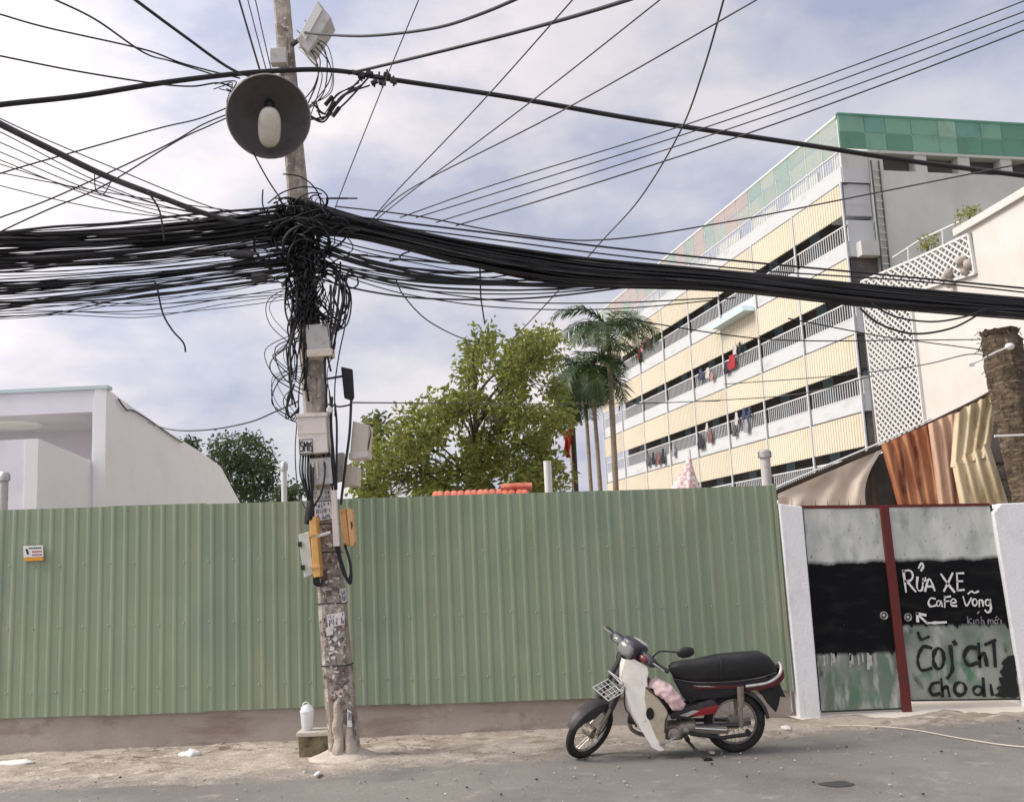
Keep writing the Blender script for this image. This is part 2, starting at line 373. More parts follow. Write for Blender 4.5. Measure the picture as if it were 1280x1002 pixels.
m.f = [(i * (ny + 1) + j, (i + 1) * (ny + 1) + j, (i + 1) * (ny + 1) + j + 1, i * (ny + 1) + j + 1) for i in range(nx) for j in range(ny)]; m.m = [0] * len(m.f)
m.uv = [(i / 20, j / ny) for i in range(nx + 1) for j in range(ny + 1)]
pm = MT['pavement']; t_ = pm.node_tree; b_ = t_.nodes['Principled BSDF']; src = b_.inputs['Base Color'].links[0].from_socket
uvn = t_.nodes.new('ShaderNodeUVMap'); spn = t_.nodes.new('ShaderNodeSeparateXYZ'); t_.links.new(uvn.outputs[0], spn.inputs[0])
tcn = t_.nodes.new('ShaderNodeTexCoord'); nz = t_.nodes.new('ShaderNodeTexNoise'); nz.inputs['Scale'].default_value = 5; nz.inputs['Detail'].default_value = 9; nz.inputs['Roughness'].default_value = .7; t_.links.new(tcn.outputs['Object'], nz.inputs[0])
ad = t_.nodes.new('ShaderNodeMath'); ad.operation = 'SUBTRACT'; t_.links.new(spn.outputs[1], ad.inputs[0]); t_.links.new(nz.outputs[0], ad.inputs[1])
mrn = t_.nodes.new('ShaderNodeMapRange'); mrn.inputs[1].default_value = -.5; mrn.inputs[2].default_value = -.22; t_.links.new(ad.outputs[0], mrn.inputs[0])
mxn = t_.nodes.new('ShaderNodeMixRGB'); mxn.inputs[1].default_value = (.21, .195, .175, 1); t_.links.new(mrn.outputs[0], mxn.inputs[0]); t_.links.new(src, mxn.inputs[2]); t_.links.new(mxn.outputs[0], b_.inputs['Base Color'])
tag(m.build('pavement', 'pavement', smooth='all'), kind='structure')

# ------------------------------------------------------------------ low wall and corrugated fence
xl = at(-120, 900, YF).x; xr = at(989, 880, YF).x
zt = lambda x: interp([(at(0, 897, YF).x, at(0, 897, YF).z), (at(987, 862, YF).x, at(987, 862, YF).z)], x)   # wall top
zf = lambda x: interp([(at(0, 637, YF).x, at(0, 637, YF).z), (at(430, 624, YF).x, at(430, 624, YF).z), (at(967, 606, YF).x, at(967, 606, YF).z)], x)   # fence top
m = MB(); n = 40
for i in range(n + 1):
    x = lerp(xl, xr, i / n)
    for (y, z) in ((YF + .012 * mnoise.noise(Vector((x, 0, 0))), -.02), (YF + .012 * mnoise.noise(Vector((x * 2, 2, 0))), zt(x) + .03), (YF + .16, zt(x) + .03), (YF + .16, -.02)):
        m.v.append(Vector((x, y, z)))
m.f = [(i * 4 + j, i * 4 + j + 1, i * 4 + 5 + j, i * 4 + 4 + j) for i in range(n) for j in range(3)] + [(0, 3, 2, 1), (n * 4, n * 4 + 1, n * 4 + 2, n * 4 + 3)]; m.m = [0] * len(m.f)
tag(m.build('low_wall', 'lowwall'), 'low stained brown concrete wall under the green corrugated fence', 'wall')

fr = thing('fence', ((xl + xr) / 2, YF, 0), 'long green corrugated metal fence on a low concrete wall', 'fence')
pitch, per = .128, 8
prof = [(0, 0), (.03, 0), (.05, -.0066), (.07, -.0066), (.09, 0)]
x = xl; si = 0
while x < xr - .05:
    wd = min(per * pitch, xr - x); m = MB(); m2 = MB()
    off = -.042 - (.004 if si % 2 else 0); tl = rnd(-.008, .008); dz = rnd(-.008, .012); dzb = rnd(-.008, .006)
    xs = []
    for k in range(per + 1):
        for a, d in prof:
            q = k * pitch + a
            if q <= wd + .012 and not (k == per and a > .01): xs.append((x + q, d))
    rows = 9; nn = len(xs)
    for r_ in range(rows + 1):
        t = r_ / rows
        for (xx, d) in xs:
            zz = lerp(zt(xx) + dzb, zf(xx) + dz, t)
            dent = .007 * mnoise.noise(Vector((xx * 1.3, zz * 1.7, si))) + .0035 * mnoise.noise(Vector((xx * 4, zz * 3, si)))
            m.v.append(Vector((xx, YF + off + d * (1 + .25 * mnoise.noise(Vector((xx * 3, zz, 9)))) + dent + tl * t, zz)))
    m.f = [(r_ * nn + i, r_ * nn + i + 1, (r_ + 1) * nn + i + 1, (r_ + 1) * nn + i) for r_ in range(rows) for i in range(nn - 1)]; m.m = [0] * len(m.f)
    sh = m.build('corrugated_sheet', 'fence', fr)
    for fz in (.12, .42, .72):
        for k in range(0, per, 2):
            xx = x + k * pitch + .018 + rnd(-.004, .004)
            if xx > xr - .05: continue
            m2.ell((xx, YF + off - .006, lerp(zt(xx), zf(xx), fz) + rnd(-.012, .012)), (.008, .008, .008), 6, 4)
    if m2.v:
        tag(m2.build('screws', 'screw', sh), kind='stuff')
        sh.children[0].location = (0, 0, 0)
    x += per * pitch; si += 1
m = MB(); a, b = at(967, 604, YF - .05), at(989, 862, YF - .05)
m.prism([Vector((xr - .02, YF - .075, zt(xr))), Vector((xr + .012, YF - .075, zt(xr))), Vector((xr + .012, YF - .075, zf(xr) + .01)), Vector((xr - .02, YF - .075, zf(xr) + .01))], (0, .1, 0))
m.build('edge_trim', 'fence', fr)
m = MB(); m.box(((xl + xr) / 2, YF + .06, 1.9), (xr - xl, .04, .05)); m.box(((xl + xr) / 2, YF + .06, 1.0), (xr - xl, .04, .05)); m.build('rail', 'steel', fr)

# notice on the fence
YS = YF - .08
sg = thing('notice_sign', at(41, 701, YS), 'small white notice with an orange foot screwed to the green fence', 'sign')
plate([(29, 682), (53.5, 681), (54, 695.5), (29.5, 696.5)], YS, .012).build('plate', 'signwhite', sg)
plate([(29.5, 697), (54, 696), (54.3, 700), (30, 701)], YS, .012).build('orange_strip', 'signorange', sg)
m = MB(); m2 = MB()
for k, (y0, ml, xs) in enumerate([(684, m, (36, 51)), (688.5, m2, (40, 52)), (692.5, m2, (40, 51))]):
    q = xs[0]
    while q < xs[1]:
        l_ = rnd(1.2, 2.4); ml.prism([at(q, y0 - (q - 36) * .03, YS - .002), at(q + l_, y0 - (q - 36) * .03, YS - .002), at(q + l_, y0 + 1.7 - (q - 36) * .03, YS - .002), at(q, y0 + 1.7 - (q - 36) * .03, YS - .002)], (0, .001, 0)); q += l_ + .55
m.prism([at(31.5, 686, YS - .002), at(34, 685.5, YS - .002), at(36.5, 692, YS - .002), at(34, 693, YS - .002)], (0, .001, 0))
m.build('lettering', 'inkblack', sg); m2.build('lettering', 'inkred', sg)

# ------------------------------------------------------------------ gate
YG = YF - .02
tag(plate([(974, 629), (1003, 633), (1027, 903), (1001, 908)], YG - .1, .32).build('gate_pillar', 'whitewash', bevel=.012), 'narrow whitewashed gate pillar at the end of the green fence', 'pillar')
tag(plate([(1242, 640), (1252, 629), (1345, 625), (1385, 880), (1281, 884)], YG - .06, .45).build('gate_pillar', 'whitewash', bevel=.012), 'wide whitewashed gate pillar on the hinge side of the painted lettering', 'pillar')
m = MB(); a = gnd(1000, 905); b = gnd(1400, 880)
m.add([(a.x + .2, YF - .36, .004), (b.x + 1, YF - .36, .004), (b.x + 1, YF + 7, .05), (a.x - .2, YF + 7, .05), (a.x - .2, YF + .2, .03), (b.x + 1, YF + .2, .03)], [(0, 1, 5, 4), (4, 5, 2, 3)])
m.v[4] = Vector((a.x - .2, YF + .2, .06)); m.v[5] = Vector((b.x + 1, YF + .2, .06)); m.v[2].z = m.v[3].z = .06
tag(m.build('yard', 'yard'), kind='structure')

def gatemat(name, b0, b1, seed):
    m = bpy.data.materials.new(name); m.use_nodes = True; t = m.node_tree; b = t.nodes['Principled BSDF']
    nn = lambda ty: t.nodes.new(ty); lk = t.links.new
    uv = nn('ShaderNodeUVMap'); sp = nn('ShaderNodeSeparateXYZ'); lk(uv.outputs[0], sp.inputs[0])
    def noi(scale, det=7, sx=1, sy=1):
        mp_ = nn('ShaderNodeMapping'); mp_.inputs['Scale'].default_value = (sx, sy, 1); mp_.inputs['Location'].default_value = (seed, seed * 2, scale)
        lk(uv.outputs[0], mp_.inputs[0]); n_ = nn('ShaderNodeTexNoise'); n_.inputs['Scale'].default_value = scale; n_.inputs['Detail'].default_value = det; lk(mp_.outputs[0], n_.inputs[0]); return n_.outputs[0]
    def rng(x_, lo, hi, a=0, c=1):
        r_ = nn('ShaderNodeMapRange'); r_.inputs[1].default_value = lo; r_.inputs[2].default_value = hi; r_.inputs[3].default_value = a; r_.inputs[4].default_value = c; lk(x_, r_.inputs[0]); return r_.outputs[0]
    def mixc(f_, a, c):
        x_ = nn('ShaderNodeMixRGB'); lk(f_, x_.inputs[0])
        for i_, q in ((1, a), (2, c)):
            if isinstance(q, tuple): x_.inputs[i_].default_value = (*q, 1)
            else: lk(q, x_.inputs[i_])
        return x_.outputs[0]
    def math_(op, a, c):
        x_ = nn('ShaderNodeMath'); x_.operation = op
        for i_, q in ((0, a), (1, c)):
            if isinstance(q, (int, float)): x_.inputs[i_].default_value = q
            else: lk(q, x_.inputs[i_])
        return x_.outputs[0]
    top = mixc(rng(noi(4), .4, .62), (.5, .53, .48), (.66, .67, .63)); top = mixc(rng(noi(6, 7), .52, .75), top, (.33, .37, .33)); top = mixc(rng(noi(30), .62, .75), top, (.2, .2, .18))
    bot = mixc(rng(noi(3.4), .4, .6), (.17, .21, .17), (.33, .35, .31)); bot = mixc(rng(noi(5.5), .53, .66), bot, (.11, .22, .14)); bot = mixc(rng(noi(6.5, 7, 1, .7), .56, .7), bot, (.48, .48, .45)); bot = mixc(rng(noi(5), .6, .7), bot, (.05, .06, .05))
    blk = mixc(rng(noi(6, 8, .5, 3), .5, .75), (.006, .006, .007), (.018, .018, .018))
    blk = mixc(rng(noi(60), .72, .78), blk, (.35, .35, .35))
    wob = rng(noi(5, 4), .2, .8, -.014, .014)
    v = math_('ADD', sp.outputs[1], wob)
    v2 = math_('ADD', sp.outputs[1], rng(noi(7, 5, 1.4, .12), .52, .8, .0, -.05))
    mb = mixc(rng(v2, b1 + .0, b1 + .018), blk, bot)       # v measured downwards
    c_ = mixc(rng(v, b0 - .012, b0 + .012), top, mb)
    lk(c_, b.inputs['Base Color']); b.inputs['Roughness'].default_value = .8; b.inputs['Specular IOR Level'].default_value = .15
    bp = nn('ShaderNodeBump'); bp.inputs['Strength'].default_value = .35; bp.inputs['Distance'].default_value = .01; lk(noi(22), bp.inputs['Height']); lk(bp.outputs[0], b.inputs['Normal'])
    return m
def leaf_mesh(c, Y, dep):
    tl, tr, br, bl = [at(a, b, Y) for a, b in c]; m = MB(); n = 12; uv = []
    for i in range(n + 1):
        for j in range(n + 1):
            u, v = j / n, i / n; p = (tl * (1 - u) + tr * u) * (1 - v) + (bl * (1 - u) + br * u) * v
            p.y += .012 * mnoise.noise(Vector((u * 2.5, v * 3.5, Y))); m.v.append(p); uv.append((u, v))
    m.f = [(i * (n + 1) + j, i * (n + 1) + j + 1, (i + 1) * (n + 1) + j + 1, (i + 1) * (n + 1) + j) for i in range(n) for j in range(n)]; m.m = [0] * len(m.f); m.uv = uv
    return m
GL = [(1004, 635), (1103, 633), (1127, 884), (1027, 888)]
GR = [(1110, 633), (1237, 631), (1277, 872), (1139, 874)]
def gate_leaf(c, label, mt):
    g = thing('gate_leaf', at((c[2][0] + c[3][0]) / 2, (c[2][1] + c[3][1]) / 2, YG), label, 'gate')
    leaf_mesh(c, YG, 0).build('steel_sheet', mt, g, smooth='all')
    P = [at(a, b, YG + .025) for a, b in c]
    m = MB()
    for i in range(4): m.bar(P[i], P[(i + 1) % 4], .035, .03)
    m.build('frame', 'darksteel', g)
    return g
MT['gateL'] = gatemat('gate_paint_left', .275, .72, 1.3); MT['gateR'] = gatemat('gate_paint_right', .28, .615, 4.1)
gl = gate_leaf(GL, 'steel gate leaf with plain black band beside the narrow white pillar', 'gateL')
gr = gate_leaf(GR, 'steel gate leaf with white hand lettering and an arrow on black', 'gateR')
m = MB(); m.prism([at(1002, 631.5, YG - .01), at(1106, 630.5, YG - .01), at(1106, 634.5, YG - .01), at(1002, 635.5, YG - .01)], (0, .03, 0)); m.build('top_rail', 'redpaint', gl)
m = MB(); m.prism([at(1108, 630.5, YG - .01), at(1237, 628.5, YG - .01), at(1237, 632, YG - .01), at(1108, 634, YG - .01)], (0, .03, 0)); m.build('top_rail', 'redpaint', gr)
for i, px in enumerate((990, 1004, 1020, 1035, 1049, 1061, 1076)):
    m = MB(); m.tube([at(px, 633, YG), at(px - rnd(0, 1.5), 622.5, YG)], lambda t: .004 * (1.1 - t), 5); m.build('spike', 'darksteel', gl)
m = MB(); m.prism([at(1100.5, 632, YG - .035), at(1111, 632, YG - .035), at(1141, 893, YG - .035), at(1130, 897, YG - .035)], (0, .05, 0))
tag(m.build('gate_post', 'redpaint', bevel=.004), 'dark red steel post between the two painted gate leaves', 'post')
for px, py, g in ((1105, 769, gl), (1135, 771, gr)):
    m = MB(); c = at(px, py, YG - .012)
    m.tube([c + Vector((math.cos(a) * .035, 0, math.sin(a) * .035)) for a in [k * math.pi / 6 for k in range(12)]], .008, 6, closed=True)
    m.ell(c, (.018, .012, .018), 8, 6)
    m.build('latch', 'steel', g, smooth=True)

def strokes(name, segs, wid, mt, parent, Y):
    m = MB(); m.v = []
    for sgm in segs:
        P = [Vector((960 + a / 3.131, 600 + b / 3.131, 0)) for a, b in sgm]
        if len(P) > 2: P = cr(P, 5)
        Q = [at(p.x, p.y, Y) for p in P]; k = len(Q); vs = []
        for i, p in enumerate(Q):
            t = (Q[min(i + 1, k - 1)] - Q[max(i - 1, 0)]).normalized(); nn = Vector((-t.z, 0, t.x)); ww = wid * (.85 + .55 * mnoise.noise(p * 14) + .35 * mnoise.noise(p * 45))
            e_ = t * (wid * .4 if i == k - 1 else (-wid * .4 if i == 0 else 0))
            vs += [p + e_ + nn * ww * .5, p + e_ - nn * ww * .5]
        m.add(vs, [(2 * i, 2 * i + 1, 2 * i + 3, 2 * i + 2) for i in range(k - 1)])
    ob = m.build(name, mt, parent)
    return ob
def loop(cx, cy, rx, ry, n=10, a0=0): return [(cx + rx * math.cos(a0 + 2 * math.pi * k / n), cy + ry * math.sin(a0 + 2 * math.pi * k / n)) for k in range(n + 1)]
mk('chalk', (.78, .77, .74), [((.55, .54, .52), 40, .5, .75)], rough=.9)
mk('chalkdim', (.3, .28, .3), [((.15, .14, .15), 40, .45, .7)], rough=.9)
mk('spray', (.012, .012, .013), [((.05, .055, .05), 18, .6, .75)], rough=.8)
YT = YG - .016
strokes('lettering', [[(530, 355), (540, 435)], [(530, 355), (556, 353), (567, 372), (558, 391), (537, 395)], [(545, 395), (558, 412), (577, 434)],
    [(585, 380), (583, 415), (592, 432), (604, 424), (607, 385)], [(607, 395), (617, 390), (616, 382)], [(590, 342), (600, 325), (608, 336), (600, 352)],
    [(615, 432), (631, 385), (652, 430)], [(622, 415), (645, 415)],
    ], .024, 'chalk', gr, YT)
strokes('lettering', [[(678, 368), (700, 400), (729, 436)], [(722, 364), (705, 400), (689, 432)],
    [(739, 364), (742, 431)], [(739, 364), (764, 363)], [(741, 395), (760, 394)], [(742, 431), (766, 428)]], .024, 'chalk', gr, YT)
strokes('lettering', [[(653, 463), (637, 461), (628, 478), (636, 493), (656, 489)], [(676, 472), (664, 472), (660, 486), (670, 492), (677, 474), (682, 493)],
    [(691, 455), (692, 495)], [(691, 457), (713, 454)], [(691, 474), (707, 472)], [(716, 480), (736, 476), (727, 463), (715, 474), (719, 489), (737, 491)],
    ], .019, 'chalk', gr, YT)
strokes('lettering', [[(764, 456), (777, 491), (795, 461)], loop(809, 477, 9, 13), [(784, 443), (797, 434), (808, 440), (823, 434)],
    [(827, 493), (827, 470), (838, 470), (842, 491)], loop(860, 478, 9, 12), [(869, 467), (872, 505), (860, 517), (850, 508)]], .019, 'chalk', gr, YT)
strokes('painted_arrow', [[(696, 555), (655, 557), (622, 558)], [(622, 558), (588, 526)], [(584, 521), (586, 551)], [(584, 521), (616, 527)]], .026, 'chalk', gr, YT)
strokes('lettering', [[(781, 534), (783, 561)], [(795, 541), (784, 550), (798, 561)], [(805, 546), (806, 561)], [(814, 561), (814, 547), (823, 547), (825, 561)], [(834, 534), (835, 561)], [(835, 550), (843, 547), (846, 561)],
    ], .012, 'chalkdim', gr, YT)
strokes('lettering', [[(862, 561), (862, 546), (870, 547), (871, 560), (871, 548), (880, 547), (882, 560)], loop(893, 553, 6, 8), [(899, 547), (904, 541)], [(890, 538), (896, 533)], [(912, 546), (913, 561)], [(820, 520), (826, 513)]], .012, 'chalkdim', gr, YT)
strokes('graffiti', [[(637, 655), (606, 652), (586, 700), (600, 742), (638, 735)], loop(668, 697, 21, 40), [(714, 650), (722, 735), (704, 772)], [(728, 632), (734, 640)],
    [(812, 655), (785, 655), (768, 690), (785, 722), (816, 715)], [(824, 640), (830, 726)], [(829, 694), (846, 676), (857, 722)], [(852, 642), (888, 626)], [(884, 640), (890, 726)], [(588, 598), (600, 622), (628, 612)]], .04, 'spray', gr, YT)
strokes('graffiti', [[(667, 790), (644, 796), (634, 818), (645, 838), (670, 834)], [(678, 778), (684, 843)], [(684, 818), (700, 806), (710, 842)], loop(752, 815, 22, 25), loop(822, 822, 18, 17), [(842, 776), (847, 842)], [(872, 802), (878, 838)]], .036, 'spray', gr, YT)
gp = [(935, 692), (952, 685), (968, 690), (972, 740), (977, 800), (981, 846), (940, 850), (900, 846), (884, 840), (905, 828), (896, 812), (915, 800), (902, 778), (920, 766), (908, 748), (922, 730), (915, 715)]
gq = cr([Vector((a, b, 0)) for a, b in gp], 5, True); m = MB()
m.prism([at(960 + (p.x + 5 * mnoise.noise(p * .11)) / 3.131, 600 + (p.y + 5 * mnoise.noise(p * .13 + Vector((4, 0, 0)))) / 3.131, YT + .002) for p in gq], (0, .001, 0)); m.build('graffiti', 'spray', gr)

r6 = random.Random(12)
for k in [q for q in range(24) if r6.random() < .45]:
    x_ = 195 + k * 10 + r6.uniform(-6, 6); y_ = r6.uniform(676, 690); strokes('paint_drip', [[(x_, y_), (x_ + 1.5, y_ + r6.uniform(8, 30)), (x_ + 2, y_ + r6.uniform(12, 34) * r6.uniform(1, 2.4))]], r6.uniform(.006, .03), 'boxgrey', gl, YT)
# ------------------------------------------------------------------ shed behind the gate
YH = YF + 3.2
sh = thing('shed', (at(1120, 640, YH).x, YH, 0), 'makeshift shed with sloping roof behind the painted gate', 'shed')
rl = [(955, 622), (972, 613), (1030, 588), (1105, 556), (1170, 525), (1215, 503), (1250, 484), (1300, 462)]
q = cr([at(a, b, YH) for a, b in rl], 5)
m = MB(); k = len(q)
for p in q: m.v += [p + Vector((0, -.12, 0)), p + Vector((0, -.12, -.03)), p + Vector((0, 3.5, -.25)), p + Vector((0, 3.5, -.28))]
m.f = [f_ for i in range(k - 1) for f_ in ((4 * i, 4 * i + 4, 4 * i + 6, 4 * i + 2), (4 * i + 1, 4 * i + 3, 4 * i + 7, 4 * i + 5), (4 * i, 4 * i + 1, 4 * i + 5, 4 * i + 4))]; m.m = [0] * len(m.f)
m.build('roof', 'timber', sh)
m = MB(); m.tube([p + Vector((0, -.15, .01)) for p in q], lambda t: .014 + .016 * t, 7); m.build('roof_pole', 'timber', sh)
m = MB(); m.tube([p + Vector((0, -.17, .06)) for p in q[:20]], .012, 6); m.build('roof_pipe', 'pipewhite', sh)
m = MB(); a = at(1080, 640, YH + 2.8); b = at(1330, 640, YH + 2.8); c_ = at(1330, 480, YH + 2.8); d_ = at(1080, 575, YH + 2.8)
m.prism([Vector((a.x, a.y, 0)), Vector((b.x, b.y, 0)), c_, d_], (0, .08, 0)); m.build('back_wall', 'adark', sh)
for z in (2.05, 2.3, 2.55, 2.8):
    m = MB(); m.bar((a.x - .1, YH + 1.2, z), (b.x, YH + 1.2, z + rnd(-.02, .02)), .05, .05); m.build('plank', 'timber', sh)
for px in (1095, 1122, 1290):
    p = at(px, 640, YH + .05); pt = at(px, interp(rl, px) + 4, YH + .05)
    m = MB(); m.tube([(p.x, p.y, -.02), (p.x, p.y, pt.z)], .05, 8); m.build('post', 'timber', sh)
# tarpaulin
m = MB(); nu, nv = 40, 14
for i in range(nu + 1):
    u = i / nu; tx = lerp(972, 1104, u); ty = interp(rl, tx) + 4; bx = lerp(974, 1083, u); by = lerp(643, 640, u)
    for j in range(nv + 1):
        v = j / nv; fold = .05 * math.sin(u * 17 + v * 2.2) * (.3 + v) + .1 * mnoise.noise(Vector((u * 4, v * 2, 2)))
        edge_in = -10 * math.sin(v * math.pi) * max(0, (u - .6) / .4)
        m.v.append(at(lerp(tx, bx, v) + edge_in, lerp(ty, by, v), YH - .14 + fold))
m.f = [(i * (nv + 1) + j, (i + 1) * (nv + 1) + j, (i + 1) * (nv + 1) + j + 1, i * (nv + 1) + j + 1) for i in range(nu) for j in range(nv)]; m.m = [0] * len(m.f)
tag(m.build('tarpaulin', 'tarp', smooth='all'), 'beige tarpaulin hanging from the shed roof edge behind the spiked gate', 'tarpaulin')
def corr(name, tl, tr, br, bl, Y, ribs, amp, mt, curl=0, seed=0, jag=0):
    m = MB(); nu, nv = ribs * 8, 12
    for i in range(nu + 1):
        u = i / nu; jg = jag * mnoise.noise(Vector((u * 7, seed, 0)))
        for j in range(nv + 1):
            v = j / nv; a = Vector((lerp(tl[0], tr[0], u), lerp(tl[1], tr[1], u))); b = Vector((lerp(bl[0], br[0], u), lerp(bl[1], br[1], u)))
            p = a.lerp(b, v); p.y += jg * (1 - v)
            m.v.append(at(p.x, p.y, Y + amp * math.cos(u * ribs * 2 * math.pi) + curl * (v - .3) ** 2 * (1 + u) + .02 * mnoise.noise(Vector((u * 3, v * 3, seed)))))
    m.f = [(i * (nv + 1) + j, (i + 1) * (nv + 1) + j, (i + 1) * (nv + 1) + j + 1, i * (nv + 1) + j + 1) for i in range(nu) for j in range(nv)]; m.m = [0] * len(m.f)
    return m.build(name, mt, smooth='all')
tag(corr('corrugated_sheet', (1101, 556), (1164, 528), (1183, 652), (1128, 652), YH - .2, 5, .026, 'rust', seed=1), 'deep rust red corrugated sheet hanging beside the beige tarpaulin', 'metal sheet')
tag(corr('corrugated_sheet', (1160, 530), (1196, 514), (1212, 652), (1176, 652), YH - .27, 3, .024, 'rustpink', seed=2), 'narrow pinkish rusty corrugated sheet between red and yellow sheets', 'metal sheet')
tag(corr('corrugated_sheet', (1193, 517), (1250, 485), (1236, 570), (1188, 584), YH - .36, 4, .028, 'rustpale', -.1, 3, 5), 'yellowish corrugated sheet hanging up high beside the shaggy trunk', 'metal sheet')
tag(corr('corrugated_sheet', (1190, 580), (1236, 553), (1268, 652), (1204, 652), YH - .46, 4, .034, 'rustpale', .2, 4, 6), 'curled yellowish corrugated sheet with a torn top above the gate', 'metal sheet')
# shaggy cut trunk
YK = YF + 2.3
tk = thing('palm_stump', (at(1262, 640, YK).x, YK, 0), 'shaggy dark cut-off palm trunk rising behind the gate', 'tree trunk')
m = MB(); base = at(1275, 640, YK); k = 60; nseg = 40
for i in range(k + 1):
    t = i / k; z = lerp(0, at(1258, 414, YK).z, t); cx = lerp(1279, 1262, min(1, max(0, (z - base.z) / (at(1258, 414, YK).z - base.z))))
    c = at(cx, 520, YK); rr = lerp(.2, .235, t) * (1 if i < k - 2 else (.85 if i == k - 1 else 1))
    for j in range(nseg):
        a = 2 * math.pi * j / nseg; h = mnoise.noise(Vector((math.cos(a) * 5, math.sin(a) * 5, z * 9))) * .035 + mnoise.noise(Vector((math.cos(a) * 2, math.sin(a) * 2, z * 2.5))) * .04
        h += .02 * ((z * 9 + .4 * math.sin(a * 3)) % 1)
        zz = z + (0.05 * mnoise.noise(Vector((math.cos(a) * 3, math.sin(a) * 3, 1))) if i > k - 3 else 0)
        m.v.append(Vector((c.x + math.cos(a) * (rr + h), YK + math.sin(a) * (rr + h), zz)))
m.f = [(i * nseg + j, i * nseg + (j + 1) % nseg, (i + 1) * nseg + (j + 1) % nseg, (i + 1) * nseg + j) for i in range(k) for j in range(nseg)] + [tuple(k * nseg + j for j in range(nseg))]; m.m = [0] * len(m.f)
m.build('trunk', 'palmbark', tk, smooth=True)
m = MB(); zt_ = at(1258, 414, YK).z
for i in range(260):
    a = rnd(0, 6.28); z = rnd(1.9, zt_ + .02); cx = at(lerp(1279, 1262, min(1, (z - base.z) / (zt_ - base.z))), 520, YK).x
    p = Vector((cx + math.cos(a) * .24, YK + math.sin(a) * .24, z)); d = Vector((math.cos(a) * .5, math.sin(a) * .5, rnd(-.9, .6))).normalized() * rnd(.04, .12)
    m.tube([p, p + d * .6, p + d + Vector((0, 0, -.02))], .006, 3)
tag(m.build('fibres', 'palmbark', tk), kind='stuff')
m = MB(); c = at(1262, 433, YK - .32); m.tube([at(1210, 455, YK - .4), at(1222, 452, YK - .4), at(1245, 440, YK - .35), c], .012, 6); m.ell(c, (.06, .05, .045), 10, 8); m.box(at(1214, 456, YK - .4), (.07, .05, .03))
tag(m.build('lamp_bracket', 'pipewhite', smooth=True), 'small white bracket lamp fixed to the shaggy trunk', 'lamp')
m = MB(); m.tube([at(1243, 545, YK - .3), at(1340, 541, YK - .3)], .014, 6); tag(m.build('pipe', 'pipewhite'), 'thin pale pipe crossing the shaggy trunk above the gate', 'pipe')

# ------------------------------------------------------------------ apartment block
D0 = 40.0
A = at(1083, 520, D0); A = Vector((A.x, D0, 0))
ed = Vector((-.2215, .975, 0)).normalized(); an = Vector((-ed.y, ed.x, 0)); ag = -an        # along facade, outwards, along the end wall
an = Vector((-.975, -.2215, 0)).normalized(); ag = -an
fp = lambda t, z, o=0: A + ed * t + an * o + Vector((0, 0, z))
BAY, NB, SH = 4.15, 8, 3.14
ZB = [at(1087, 513, D0).z + SH * k for k in (-2, -1, 0, 1, 2, 3)]
LEN = BAY * NB
ap = thing('apartment_building', A, 'tall apartment block with cream corrugated panels, white slabs and green roof netting', 'building')
facz = math.atan2(ed.y, ed.x)
def bx(m, t0, t1, z0, z1, o0, o1, mi=0):
    c = [fp(t, z, o) for z in (z0, z1) for o in (o0, o1) for t in (t0, t1)]
    m.add(c, [(0, 1, 3, 2), (4, 6, 7, 5), (0, 4, 5, 1), (2, 3, 7, 6), (0, 2, 6, 4), (1, 5, 7, 3)], mi); return m
# local bay meshes (x along the facade, y outwards, z up) reused by every bay
def local_bay(fn, name, mt):
    m = MB(); fn(m); me = m.mesh(name, mt); return me
def bay_panel(m):
    n = int(BAY / .2); h = 1.3
    xs = []
    for i in range(n):
        x = .06 + (BAY - .12) * i / n; p = (BAY - .12) / n
        xs += [(x, .0), (x + p * .45, .0), (x + p * .55, .035), (x + p * .95, .035)]
    xs.append((BAY - .06, 0))
    for (x, d) in xs: m.v += [Vector((x, d, 0)), Vector((x, d, h))]
    m.f = [(2 * i, 2 * i + 2, 2 * i + 3, 2 * i + 1) for i in range(len(xs) - 1)]; m.m = [0] * len(m.f)
    m.box((BAY / 2, -.02, .02), (BAY - .1, .05, .05)); m.box((BAY / 2, -.02, h - .02), (BAY - .1, .05, .05))
def bay_rail(m):
    n = 22
    for i in range(1, n): m.box((BAY * i / n, 0, .36), (.035, .03, .72))
    m.box((BAY / 2, 0, .72), (BAY, .06, .05)); m.box((BAY / 2, 0, .03), (BAY, .05, .04))
me_panel = local_bay(bay_panel, 'panel', 'apanel'); me_rail = local_bay(bay_rail, 'railing', 'arail')
mrot = Matrix((ed, an, Vector((0, 0, 1)))).transposed()
def place(me, name, t, z, o):
    c = bpy.data.objects.new(name, me); col.objects.link(c); c.parent = ap
    c.matrix_local = Matrix.Translation(fp(t, z, o) - A) @ mrot.to_4x4(); WL[c] = fp(t, z, o); return c
core = MB(); bx(core, 0, LEN, 0, ZB[5] + .6, -12, -1.6); core.build('rear_core', 'adark', ap)  # dark grey paints the shade at the back of the open corridors
for li, zb in enumerate(ZB):
    m = MB(); bx(m, -.02, LEN, zb, zb + .62, -1.55, .06); m.build('floor_slab', 'aslab', ap)
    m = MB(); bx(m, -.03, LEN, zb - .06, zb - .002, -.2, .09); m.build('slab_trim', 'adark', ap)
    for b in range(NB):
        place(me_rail, 'railing', b * BAY, zb + .63, .02)
        if li > 0: place(me_panel, 'corrugated_panel', b * BAY, zb - .07 - 1.3, .09)
        if li < 5:
            # flat doors and windows at the back of the corridor
            m = MB(); bx(m, b * BAY + .7, b * BAY + 1.6, zb + .64, zb + 2.7, -1.62, -1.56); m.build('door', 'adoor', ap)
for b in range(NB + 1):
    m = MB(); bx(m, b * BAY - .05, b * BAY + .05, 0, ZB[5], .1, .16); m.build('post', 'aslab', ap)
